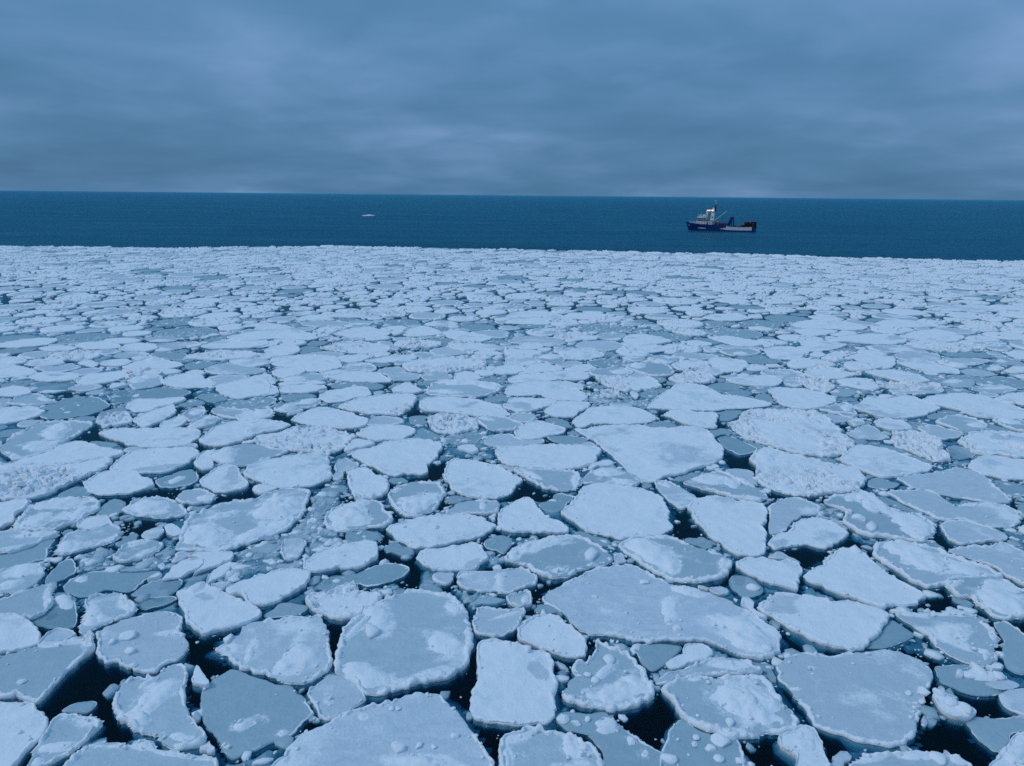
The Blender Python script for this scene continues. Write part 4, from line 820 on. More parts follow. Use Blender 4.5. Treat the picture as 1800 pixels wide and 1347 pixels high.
# occupancy map of the surveyed ice
GX0, GX1, GY0, GY1, GR = -110.0, 120.0, 8.0, 150.0, 0.2
gw, gh = int((GX1 - GX0) / GR), int((GY1 - GY0) / GR)
occ = np.zeros((gh, gw), np.uint8)


def stamp(P, val, grow=0.0):
    if grow:
        c = P.mean(0); d = P - c; r = np.linalg.norm(d, axis=1, keepdims=True)
        P = c + d * (r + grow) / r
    a = np.floor((P.min(0) - (GX0, GY0)) / GR).astype(int) - 1
    b = np.ceil((P.max(0) - (GX0, GY0)) / GR).astype(int) + 1
    a = np.maximum(a, 0); b = np.minimum(b, (gw, gh))
    if (b <= a).any():
        return
    X, Y = np.meshgrid(GX0 + (np.arange(a[0], b[0]) + .5) * GR, GY0 + (np.arange(a[1], b[1]) + .5) * GR)
    m = inside(P, X, Y)
    occ[a[1]:b[1], a[0]:b[0]][m] = val


slush = [ints(l).reshape(-1, 2) / 100.0 for l in SLUSH.strip().split('\n')]
for P in slush:
    stamp(P, 3)
for P in leads:
    stamp(P, 2)
for f in floes:
    stamp(smooth_closed(f.P, 0.4), 1)


def occ_at(x, y):
    i = np.clip(((np.asarray(x) - GX0) / GR).astype(int), 0, gw - 1)
    j = np.clip(((np.asarray(y) - GY0) / GR).astype(int), 0, gh - 1)
    v = occ[j, i].copy()
    out = (np.asarray(x) < GX0) | (np.asarray(x) > GX1) | (np.asarray(y) < GY0) | (np.asarray(y) > GY1)
    return np.where(out, 0, v)


EDGE = np.array(EDGE)


def edge_y(x):
    x = np.asarray(x, float)
    return np.interp(x, EDGE[:, 0], EDGE[:, 1]) + (vnoise(x * 0.09, x * 0 + .5, 71) - .5) * 5 + (vnoise(x * 0.35, x * 0 + .5, 72) - .5) * 3


# ------------------------------------------------------------------ unsurveyed floes: packed between and beyond
def scatter_seeds():
    pts = []; rad = []
    cs = 4.5
    grid = {}
    def try_add(x, y, r):
        ci, cj = int(x // cs), int(y // cs)
        for i in range(ci - 2, ci + 3):
            for j in range(cj - 2, cj + 3):
                for k in grid.get((i, j), ()):
                    if (pts[k][0] - x) ** 2 + (pts[k][1] - y) ** 2 < ((rad[k] + r) * 0.92) ** 2:
                        return False
        grid.setdefault((ci, cj), []).append(len(pts))
        pts.append((x, y)); rad.append(r)
        return True
    g = np.random.default_rng(4)
    def rnd(n, y0, y1):
        y = np.sqrt(g.random(n) * (y1 ** 2 - y0 ** 2) + y0 ** 2)
        x = (g.random(n) * 2 - 1) * (0.76 * y + 14)
        return x, y
    for r0, r1, n in ((3.0, 3.9, 2600), (2.2, 3.0, 9000), (1.5, 2.2, 16000), (0.95, 1.5, 34000), (0.55, 0.95, 42000)):
        xs, ys = rnd(n, 10.0, 262.0)
        o = occ_at(xs, ys)
        keep = (o == 0) & (ys < edge_y(xs) - r0 * 0.5)
        if r0 > 1.3:
            keep &= (ys < 95) | (g.random(n) < (0.42 if r0 > 2.5 else 0.6))
        rr = r0 + (r1 - r0) * g.random(n)
        for x, y, r in zip(xs[keep], ys[keep], rr[keep]):
            try_add(x, y, r)
    return np.array(pts), np.array(rad)


seeds, srad = scatter_seeds()


def grow_cells(K=24):
    """radial outline of every seed's share of the surface, held off its neighbours and the surveyed ice"""
    n = len(seeds)
    ang = np.linspace(0, 2 * math.pi, K, endpoint=False)
    ca, sa = np.cos(ang), np.sin(ang)
    cs = 6.0
    grid = {}
    for k, (x, y) in enumerate(seeds):
        grid.setdefault((int(x // cs), int(y // cs)), []).append(k)
    rad = np.zeros((n, K))
    for k in range(n):
        x, y = seeds[k]
        ci, cj = int(x // cs), int(y // cs)
        nb = [m for i in range(ci - 1, ci + 2) for j in range(cj - 1, cj + 2) for m in grid.get((i, j), ()) if m != k]
        r = np.full(K, srad[k] * 1.5)
        if nb:
            d = seeds[nb] - seeds[k]
            L = np.hypot(d[:, 0], d[:, 1])
            w = srad[k] / (srad[k] + srad[nb])
            cosd = (d[:, 0:1] * ca + d[:, 1:2] * sa) / L[:, None]
            lim = np.where(cosd > 0.08, (L * w)[:, None] / np.maximum(cosd, 0.08), 99)
            r = np.minimum(r, lim.min(0))
        rad[k] = r
    g = np.random.default_rng(8)
    gap = np.where(seeds[:, 1] < 110, 0.10 + 0.35 * g.random(n) ** 2, np.where(seeds[:, 1] > 140, 0.02 + 0.36 * g.random(n) ** 2.6, 0.05 + 0.60 * g.random(n) ** 2.2))
    rad = np.maximum(rad - gap[:, None], 0.12)
    rs = (np.roll(rad, 1, 1) + 2 * rad + np.roll(rad, -1, 1)) / 4
    rad = np.minimum(rad, rs)
    # stay clear of the surveyed floes and open leads
    near = (seeds[:, 1] < 152)
    idx = np.where(near)[0]
    steps = np.linspace(0.08, 1.0, 12)
    clear = np.ones((len(idx), K))
    blocked = np.zeros((len(idx), K), bool)
    for s in steps:
        X = seeds[idx, 0:1] + (rad[idx] * s + .12) * ca
        Y = seeds[idx, 1:2] + (rad[idx] * s + .12) * sa
        hit = (occ_at(X, Y) > 0) & ~blocked
        clear[hit] = max(s - 0.1, 0.04)
        blocked |= hit
    r2 = rad[idx] * clear
    for _ in range(2):
        r2 = np.minimum(r2, (np.roll(r2, 1, 1) + r2 + np.roll(r2, -1, 1)) / 3)
    rad[idx] = r2
    return ang, rad


ANG, CELLS = grow_cells()
cell_area = 0.5 * (CELLS * np.roll(CELLS, -1, 1)).sum(1) * math.sin(2 * math.pi / CELLS.shape[1])


def pixel_area(area, d):
    return area * CAM_H / max(d, 1) / (d * d + CAM_H ** 2) * 1250 ** 2


prng = np.random.default_rng(23)
extra = []
for k in range(len(seeds)):
    if cell_area[k] < 0.05:
        continue
    f = Floe()
    f.c = seeds[k].copy()
    f.P = np.stack([f.c[0] + CELLS[k] * np.cos(ANG), f.c[1] + CELLS[k] * np.sin(ANG)], 1)
    f.area = cell_area[k]
    f.dist = math.hypot(*f.c)
    u = prng.random()
    if 72 < f.dist <= 110:
        f.type = 't' if u < 0.26 else ('g' if u < 0.42 else ('m' if u < 0.58 else ('r' if u < .76 else 's')))
    elif f.dist > 110 and f.area < 3.0:
        f.type = 't' if u < 0.17 else ('g' if u < 0.30 else ('m' if u < 0.45 else ('r' if u < .7 else 's')))
    elif f.area < 3.0 or f.dist < 100:
        f.type = 't' if u < 0.62 else ('g' if u < 0.80 else ('m' if u < 0.88 else 's'))
    else:
        f.type = 's' if u < 0.40 else ('r' if u < 0.68 else ('g' if u < 0.79 else ('m' if u < 0.93 else 't')))
    f.nick = f.label = ''
    f.feat = []
    f.seed = 2000 + k
    f.traced = False
    f.in_frame = abs(f.c[0]) < 0.735 * f.dist and f.c[1] > 19.5 and abs(f.c[0]) < 0.70 * (f.c[1] * 0.967 + 4.6)
    f.px = pixel_area(f.area, f.dist)
    extra.append(f)
extra.sort(key=lambda f: -(f.px if f.in_frame else 0))
n_single = max(0, 298 - len(floes))
singles = floes + extra[:n_single]
rest = extra[n_single:]

FREEBOARD = {'s': 0.165, 'r': 0.20, 'g': 0.105, 'm': 0.13, 't': 0.02}


class Shape:
    """one floe: outline, height of its slab, and the meshes of its parts"""

    def __init__(s, f):
        s.f = f
        d = max(f.dist, 20)
        s.ds = min(max(math.hypot(d, CAM_H) * 0.0029, 0.085), 0.6)
        if f.type == 'r':
            s.ds *= 0.85
        P = smooth_closed(f.P, s.ds)
        sd = f.seed
        _, c = area_centroid(P)
        s.c = c
        q = P - c
        r = np.linalg.norm(q, axis=1)
        # ragged, crumbled edge
        j = (fbm(P[:, 0] * 1.1, P[:, 1] * 1.1, sd, 4) - .5) * 0.42 + (vnoise(P[:, 0] * 4.5, P[:, 1] * 4.5, sd + 3) - .5) * 0.15 - 0.10 * sstep(0.6, 0.8, fbm(P[:, 0] * .5, P[:, 1] * .5, sd + 5, 2) + .15) * (vnoise(P[:, 0] * 2.7, P[:, 1] * 2.7, sd + 2) > .6)
        if f.type in 'r':
            j *= 1.3
        if f.type in 't':
            j *= 0.7
        trim = (0.10 if f.dist < 48 else (0.03 if f.dist < 65 else -0.07)) * min(1, math.sqrt(f.area) / 4)
        s.P = c + q * ((r + (j - trim) * np.minimum(1, r / 1.5)) / r)[:, None]
        s.fb = FREEBOARD[f.type] * (0.85 + 0.4 * hash2(np.array([sd]), np.array([3]), 1)[0])
        if f.type == 't':
            s.fb = FREEBOARD['t'] + 0.03 * (hash2(np.array([sd]), np.array([3]), 1)[0] - 0.5)
        tl = hash2(np.array([sd, sd]), np.array([7, 8]), 2) - .5
        s.tilt = tl * (0.03 if f.type != 't' else 0.02)
        th = np.arctan2(s.P[:, 1] - c[1], s.P[:, 0] - c[0])
        o = np.argsort(th)
        s.th = th[o]; s.rr = np.linalg.norm(s.P - c, axis=1)[o]
        s.rmean = s.rr.mean()

    def s_of(s, x, y):
        dx, dy = x - s.c[0], y - s.c[1]
        R_ = np.interp(np.arctan2(dy, dx), s.th, s.rr, period=2 * math.pi)
        return np.hypot(dx, dy) / R_, R_

    def z(s, x, y):
        sd = s.f.seed
        z = s.fb + (x - s.c[0]) * s.tilt[0] + (y - s.c[1]) * s.tilt[1]
        z = z + (fbm(x * .55, y * .55, sd + 11, 3) - .5) * (0.17 if s.f.type in 'sr' else 0.06)
        if s.f.type == 'r':
            f1, f2, idr = cell(x * 1.7, y * 1.7, sd + 4)
            w = sstep(0.35, 0.6, fbm(x * .33, y * .33, sd + 31, 2))
            z = z + w * ((idr - .45) * 0.36 - 0.26 * (1 - sstep(0.0, 0.16, f2 - f1)))
            f1, f2, idr = cell(x * 4.3, y * 4.3, sd + 6)
            z = z + (0.3 + 0.7 * w) * ((idr - .5) * 0.11)
        elif s.f.type == 's':
            z = z + (fbm(x * 2.0, y * 2.0, sd + 8, 3) - .5) * 0.07
        return z

    def slab(s):
        f = s.f
        P, c = s.P, s.c
        n = len(P)
        rm = np.linalg.norm(P - c, axis=1).mean()
        nr = int(min(max(rm / s.ds, 3), 42))
        sv = 1 - np.linspace(0, 1, nr + 1)[:-1] ** 1.15
        sv[0] = 1.0
        rings = []; at = []
        for k, sc in enumerate(sv):
            q = c + (P - c) * sc
            z = s.z(q[:, 0], q[:, 1])
            if k == 0:
                z = z - (0.02 if f.type != 't' else 0.03)
            rings.append(np.column_stack([q, z])); at.append(s.paint(q[:, 0], q[:, 1]))
        # sides and the foot under water
        out = (P - c) / np.linalg.norm(P - c, axis=1, keepdims=True)
        zt = rings[0][:, 2]
        lob = vnoise(P[:, 0] * .5, P[:, 1] * .5, f.seed + 41)
        foot = 0.05 + 0.55 * sstep(0.58, 0.9, lob) * min(1, s.rmean / 2.5)
        if f.type in 't':
            foot = foot * 0.7
        jit = (vnoise(P[:, 0] * 4, P[:, 1] * 4, f.seed + 42) - .5) * .08
        lower = []
        lower.append(np.column_stack([P + out * (0.0 + jit * 1.3)[:, None], np.maximum(zt * 0.45, -0.05)]))
        lower.append(np.column_stack([P + out * (0.0 + jit * .6)[:, None], np.full(n, -0.04) + np.minimum(zt, 0)]))
        lower.append(np.column_stack([P + out * foot[:, None], -0.10 - 0.25 * foot + np.minimum(zt, 0)]))
        lower.append(np.column_stack([P + out * (foot * .9)[:, None], np.full(n, -0.6)]))
        side = np.empty((n, 3)); side[:, 0] = 0.52 if f.type in 'sr' else 0.25; side[:, 1] = 0.4; side[:, 2] = 0.55
        wet = np.empty((n, 3)); wet[:, 0] = 0.1; wet[:, 1] = 0.6; wet[:, 2] = 0.6
        allr = list(reversed(lower)) + [rings[0].copy()] + rings
        alla = [wet, wet, wet, side, side] + at
        if f.type == 't':
            alla[3] = wet; alla[4] = at[0]
        m = len(allr)
        V = np.concatenate(allr + [np.array([[c[0], c[1], s.z(c[:1], c[1:2])[0]]])])
        A = np.concatenate(alla + [s.paint(c[:1], c[1:2])])
        i = np.arange(n); i2 = (i + 1) % n
        Q = np.concatenate([np.column_stack([k * n + i, k * n + i2, (k + 1) * n + i2, (k + 1) * n + i]) for k in range(m - 1) if k != 4])
        T = np.column_stack([(m - 1) * n + i, (m - 1) * n + i2, np.full(n, m * n)])
        s.flat = 4 * n
        return V, Q, T, A

    def paint(s, x, y):
        f = s.f
        a = np.empty((len(x), 3))
        tone = hash2(np.array([f.seed]), np.array([21]), 4)[0]
        a[:, 1] = tone
        big = fbm(x * .45, y * .45, f.seed + 51, 3)
        if f.type in 'sr':
            a[:, 0] = 0.74 + 1.0 * (big - .5) + 0.2 * (tone - .5)
            a[:, 2] = 0.1
        elif f.type == 'g':
            a[:, 0] = 0.25 + 1.15 * (big - .5)
            a[:, 2] = 0.05 + 0.25 * tone
        elif f.type == 'm':
            a[:, 0] = 0.20 + 0.75 * (big - .5) + (0 if f.feat else 0.35)
            a[:, 2] = 0.25 + 0.45 * tone
        else:
            a[:, 0] = 0.05 + 0.45 * (big - .5)
            a[:, 2] = 0.75 + 0.25 * tone
        for k, g in f.feat:
            if k == 'B':
                qn = s.ell(g, x, y) + (fbm(x * 1.5, y * 1.5, f.seed + 61, 4) - .5) * 1.7
                w = 1 - sstep(0.6, 1.25, qn)
                a[:, 0] = a[:, 0] * (1 - w) + 0.12 * w
            elif k == 'P':
                qn = s.ell(g, x, y) + (fbm(x * 1.6, y * 1.6, f.seed + 63, 3) - .5) * 1.1
                a[:, 0] += 0.28 * (1 - sstep(0.8, 1.35, qn))
        return a

    @staticmethod
    def ell(g, x, y):
        u = g[2:4]; v = g[4:6]
        M = np.linalg.inv(np.array([[u[0], v[0]], [u[1], v[1]]]))
        dx, dy = x - g[0], y - g[1]
        return np.hypot(M[0, 0] * dx + M[0, 1] * dy, M[1, 0] * dx + M[1, 1] * dy)

    def patch(s, g, sd):
        """a drift of snow lying on the slab"""
        u, v = g[2:4], g[4:6]
        ru, rv = np.linalg.norm(u), np.linalg.norm(v)
        ex = np.hypot(u[0], v[0]) * 1.45; ey = np.hypot(u[1], v[1]) * 1.45
        h = max(s.ds * 0.9, max(ex, ey) * 2 / 70)
        nx, ny = max(int(2 * ex / h), 6), max(int(2 * ey / h), 6)
        X, Y = np.meshgrid(np.linspace(g[0] - ex, g[0] + ex, nx), np.linspace(g[1] - ey, g[1] + ey, ny))
        sh = X.shape; X = X.ravel(); Y = Y.ravel()
        X = X + (vnoise(X * 9, Y * 9, sd) - .5) * h * .7; Y = Y + (vnoise(X * 9, Y * 9, sd + 1) - .5) * h * .7
        wn = fbm(X * 0.9, Y * 0.9, sd + 2, 4); wf = fbm(X * 3.1, Y * 3.1, sd + 6, 3)
        q = s.ell(g, X, Y) + (wn - .5) * 1.0 + (wf - .5) * 0.35
        ss, R_ = s.s_of(X, Y)
        q = np.maximum(q, 1 + (ss - 0.97) * R_ * 4)
        prof = 1 - sstep(0.35, 1.05, q)
        H = 0.05 + 0.085 * min(ru, rv)
        lump = fbm(X * 1.5, Y * 1.5, sd + 3, 4)
        f1, f2, idr = cell(X * 2.3, Y * 2.3, sd + 5)
        blocky = sstep(0.5, 0.62, fbm(X * .8, Y * .8, sd + 9, 2))
        z = s.z(X, Y) - 0.045 + prof * (0.055 + H * (0.15 + 1.7 * lump)) + blocky * prof * ((idr - .5) * .16 - .06 * (1 - sstep(0, .15, f2 - f1)))
        A = np.empty((len(X), 3)); A[:, 0] = 0.42 + 0.5 * np.minimum(prof * 2, 1); A[:, 1] = .6; A[:, 2] = .1
        i = np.arange(nx * ny).reshape(sh)
        Q = np.stack([i[:-1, :-1], i[:-1, 1:], i[1:, 1:], i[1:, :-1]], -1).reshape(-1, 4)
        Q = Q[(q[Q] < 1.12).any(1)]
        if len(Q) == 0:
            Q = np.array([[0, 1, nx + 1, nx]])
        used, inv = np.unique(Q, return_inverse=True)
        return np.column_stack([X, Y, z])[used], inv.reshape(-1, 4), None, A[used]

    def rim(s):
        """the crushed white rim round the floe"""
        f = s.f; P, c = s.P, s.c
        sd = f.seed + 70
        tn = hash2(np.array([sd]), np.array([5]), 3)[0]
        W = {'s': 0.20, 'r': 0.32, 'g': 0.17, 'm': 0.26, 't': 0.12}[f.type] * min(1, s.rmean / 2.2)
        A0 = {'s': 0.035, 'r': 0.06, 'g': 0.05, 'm': 0.075, 't': 0.03}[f.type]
        n = len(P)
        out = (P - c) / np.linalg.norm(P - c, axis=1, keepdims=True)
        wv = W * (0.15 + 1.7 * fbm(P[:, 0] * 1.1, P[:, 1] * 1.1, sd, 4))
        on = sstep(0.36, 0.54, fbm(P[:, 0] * .6, P[:, 1] * .6, sd + 2, 4) + (0.06 if f.type in 'srm' else 0.0) - (0.08 if f.type == 't' else 0))
        nr = int(min(max(W / s.ds * 1.2, 4), 9))
        rings = []; at = []
        d0 = P + out * 0.02
        rings.append(np.column_stack([d0, np.full(n, 0.35) * s.z(P[:, 0], P[:, 1]) - 0.02]))
        for k in range(nr + 1):
            q = k / nr
            p = P + out * (0.035 - (wv + .035) * q)[:, None]
            zb = s.z(p[:, 0], p[:, 1])
            f1, f2, idr = cell(p[:, 0] * (3.2 + 2.5 * tn), p[:, 1] * (3.2 + 2.5 * tn), sd + 5)
            lump = fbm(p[:, 0] * 2.2, p[:, 1] * 2.2, sd + 7, 3)
            prof = math.sin(math.pi * min(max(q * .86 + .14, 0), 1)) ** .7 if k < nr else 0.0
            h = A0 * (0.1 + 0.9 * lump + 1.7 * idr * (1 - sstep(0.2, 0.65, f1)))
            z = zb + on * prof * h * 1.3 - 0.035 * (1 - on * min(1, prof * 1.6)) - (0.05 if k == 0 else 0)
            rings.append(np.column_stack([p, z]))
        for k in range(len(rings)):
            a = np.empty((n, 3)); a[:, 0] = 0.86 if 0 < k < len(rings) - 2 else 0.55; a[:, 1] = .6; a[:, 2] = .15
            if f.type == 't':
                a[:, 0] = 0.55
            at.append(a)
        m = len(rings)
        V = np.concatenate(rings); A = np.concatenate(at)
        i = np.arange(n); i2 = (i + 1) % n
        Q = np.concatenate([np.column_stack([k * n + i, k * n + i2, (k + 1) * n + i2, (k + 1) * n + i]) for k in range(m - 1)])
        return V, Q, None, A


# a few block shapes reused for loose pieces
def ico(sub):
    bm = bmesh.new()
    bmesh.ops.create_icosphere(bm, subdivisions=sub, radius=1.0)
    v = np.array([q.co[:] for q in bm.verts]); t = np.array([[q.index for q in f.verts] for f in bm.faces])
    bm.free()
    return v, t


ICO1, ICO2, ICO3 = ico(1), ico(2), ico(3)


def block(v, sd, flat=0.55, angular=0.5):
    """a broken lump of ice: a ball cut by random planes"""
    g = np.random.default_rng(sd)
    w = v * (1 + 0.25 * (fbm(v[:, 0] * 1.4 + sd, v[:, 1] * 1.4 + v[:, 2] * 2, sd, 3) - .5)[:, None])
    for _ in range(7):
        nrm = g.normal(size=3); nrm /= np.linalg.norm(nrm)
        d = 0.55 + 0.35 * g.random()
        e = w @ nrm - d
        w = w - np.where(e > 0, e, 0)[:, None] * nrm * angular * 1.6
    w[:, 2] *= flat
    return w


def plate(sd, thick=0.3):
    """a broken slab: an uneven polygon with worn upper edge"""
    g = np.random.default_rng(sd)
    n = int(g.integers(4, 8))
    a = np.sort((np.arange(n) + g.random(n) * .8) / n * 6.2832)
    r = 0.55 + 0.6 * g.random(n)
    p = np.column_stack([np.cos(a) * r, np.sin(a) * r * g.uniform(.38, 1)])
    tx, ty = g.normal(size=2) * .16
    rings = [np.column_stack([p * k, np.full(n, z * thick) + p[:, 0] * tx + p[:, 1] * ty]) for k, z in ((.97, -1.), (1.02, .7), (.93, 1.0))]
    V = np.concatenate(rings + [np.array([[0, 0, thick * 1.05]])])
    i = np.arange(n); i2 = (i + 1) % n
    T = []
    for k in range(2):
        T += [np.column_stack([k * n + i, k * n + i2, (k + 1) * n + i2]), np.column_stack([k * n + i, (k + 1) * n + i2, (k + 1) * n + i])]
    T.append(np.column_stack([2 * n + i, 2 * n + i2, np.full(n, 3 * n)]))
    return V, np.concatenate(T)


GROUP = 'ice floes of the drifting pack'


def short_kind(t):
    return {'s': 'snow-covered', 'r': 'rubbly white', 'g': 'bare grey', 'm': 'patchy half-snowed', 't': 'thin teal'}[t]


def label_floes():
    named = [f for f in singles if f.nick]
    used = {f.label for f in singles if f.label}
    C = np.array([f.c for f in named])
    for f in singles:
        if f.label:
            continue
        px = pixel_area(f.area, f.dist)
        size = 'tiny' if px < 900 else ('small' if px < 2600 else ('mid-sized' if px < 6000 else 'large'))
        d = C - f.c
        d[:, 1] *= 0.6
        L = np.hypot(d[:, 0], d[:, 1])
        o = np.argsort(L)[:9]
        cand = []
        for i in range(len(o)):
            for j in range(i + 1, len(o)):
                a, b = o[i], o[j]
                cs = (d[a] @ d[b]) / (L[a] * L[b])
                cand.append((L[a] + L[b] + (0 if cs < -0.6 else (cs + 0.6) * 40), a, b))
        cand.sort()
        for _, a, b in cand:
            lab = f'{size} {short_kind(f.type)} floe between the {named[a].nick} and the {named[b].nick}'
            if lab not in used and len(lab.replace('-', ' ').split()) <= 16:
                break
        f.label = lab
        used.add(lab)


label_floes()


RUB = [plate(300 + k, 0.35 + .03 * k) if k % 2 else (block(ICO1[0], 300 + k, .75, .6), ICO1[1]) for k in range(18)]


def build_floe(f):
    S = Shape(f)
    V, Q, T, A = S.slab()
    px = pixel_area(f.area, f.dist)
    root = bpy.data.objects.new('ice_floe', None)
    COL.objects.link(root)
    root.location = (S.c[0], S.c[1], 0)
    root.empty_display_size = 0.3
    off = np.array([S.c[0], S.c[1], 0.0])
    tag(root, f.label, 'ice floe', GROUP)
    link('slab', make_mesh('slab', V - off, Q, T, A, ICE, flat=S.flat), root)
    if px > 350:
        V, Q, T, A = S.rim()
        link('raised_rim', make_mesh('raised_rim', V - off, Q, T, A, ICE, smooth=False), root)
    for k, (kind, g) in enumerate(f.feat):
        if kind == 'P':
            V, Q, T, A = S.patch(g, f.seed * 7 + k)
            link('snow_patch', make_mesh('snow_patch', V - off, Q, T, A, ICE), root)
        elif kind == 'C':
            x, y, r = g[0], g[1], g[2]
            ss, R_ = S.s_of(np.array([x]), np.array([y]))
            z = max(float(S.z(np.array([x]), np.array([y]))[0]), 0.0)
            slabby = r > 0.3 and (f.seed + k) % 5 < 3
            if slabby:
                w, ct = plate(f.seed * 3 + k, 0.28)
            else:
                w = block(ICO3[0] if f.dist < 45 else ICO2[0], f.seed * 3 + k, 0.5, 0.62)
                ct = ICO3[1] if f.dist < 45 else ICO2[1]
            rr = random.Random(f.seed + k)
            ry = r * rr.uniform(0.7, 1.05)
            a = rr.uniform(0, 6.28)
            X = w[:, 0] * r; Y = w[:, 1] * ry
            w = np.column_stack([x + X * math.cos(a) - Y * math.sin(a), y + X * math.sin(a) + Y * math.cos(a), z + w[:, 2] * min(r, .55) + 0.03])
            at = np.empty((len(w), 3)); at[:] = (0.85, .6, .2)
            link('ice_chunk', make_mesh('ice_chunk', w - off, np.zeros((0, 4), int), ct, at, ICE, smooth=not slabby), root)
    spots = []
    g = np.random.default_rng(f.seed + 5)
    if f.type == 'r':
        for _ in range(int(min(110, f.area * 3.2))):
            th = g.random() * 2 * math.pi - math.pi
            p = S.c + np.array([math.cos(th), math.sin(th)]) * np.interp(th, S.th, S.rr, period=2 * math.pi) * math.sqrt(g.random()) * .93
            if fbm(p[:1] * .33, p[1:] * .33, f.seed + 31, 2)[0] > 0.44 + .16 * g.random():
                spots.append((p, 0.04 + 0.30 * g.random() ** 3.4))
    for kind, q in f.feat:
        if kind == 'P' and px > 1500:
            m_ = int(min(60, 9 * np.linalg.norm(q[2:4]) * np.linalg.norm(q[4:6]) + 3))
            for _ in range(m_):
                th = g.random() * 6.283; rr_ = math.sqrt(g.random()) * 0.95
                p = q[:2] + q[2:4] * math.cos(th) * rr_ + q[4:6] * math.sin(th) * rr_
                if S.s_of(p[:1], p[1:])[0][0] < .93 and g.random() < .75:
                    spots.append((p, 0.025 + 0.10 * g.random() ** 3))
    if spots:
        VV = []; TT = []; base = 0
        P_ = np.array([p for p, _ in spots])
        Z_ = np.maximum(S.z(P_[:, 0], P_[:, 1]), 0)
        for (p, r), z in zip(spots, Z_):
            w, wt_ = RUB[g.integers(len(RUB))]
            a = g.random() * 6.28
            w = np.column_stack([w[:, 0] * math.cos(a) - w[:, 1] * math.sin(a), w[:, 0] * math.sin(a) + w[:, 1] * math.cos(a), w[:, 2]]) * r
            VV.append(w + np.array([p[0], p[1], z + r * .2 + (0 if f.type == 'r' else 0.05)])); TT.append(wt_ + base); base += len(w)
        VV = np.concatenate(VV); TT = np.concatenate(TT)
        at = np.empty((len(VV), 3)); at[:] = (0.9, .6, .1)
        o = link('snow_rubble', make_mesh('snow_rubble', VV - off, np.zeros((0, 4), int), TT, at, ICE, smooth=False), root)
        o['kind'] = 'stuff'
    # crumbs of snow frozen along the rim and across the slab
    if px > 3500:
        g = np.random.default_rng(f.seed)
        n = int(min(110, (16 if f.type in 'gm' else 9) * f.area / 14 + 18))
        if f.type == 't':
            n = n // 3
        VV = []; TT = []; base = 0
        for k in range(n):
            if g.random() < 0.78:
                i = g.integers(len(S.P)); p = S.c + (S.P[i] - S.c) * (1 - abs(g.normal()) * 0.07)
            else:
                th = g.random() * 6.283; p = S.c + np.array([math.cos(th), math.sin(th)]) * np.interp(th - (6.283 if th > math.pi else 0), S.th, S.rr, period=2 * math.pi) * math.sqrt(g.random()) * .93
            r = 0.025 + 0.085 * g.random() ** 3
            w = block(ICO1[0], int(g.integers(1e6)), 0.6, 0.5) * r
            z = float(S.z(p[:1], p[1:2])[0])
            if z < 0.0: z = 0.0
            VV.append(w + np.array([p[0], p[1], z + r * .25])); TT.append(ICO1[1] + base); base += len(w)
        VV = np.concatenate(VV); TT = np.concatenate(TT)
        at = np.empty((len(VV), 3)); at[:] = (0.9, .6, .15)
        o = link('snow_crumbs', make_mesh('snow_crumbs', VV - off, np.zeros((0, 4), int), TT, at, ICE, smooth=False), root)
        o['kind'] = 'stuff'
    return root


for f in singles:
    build_floe(f)


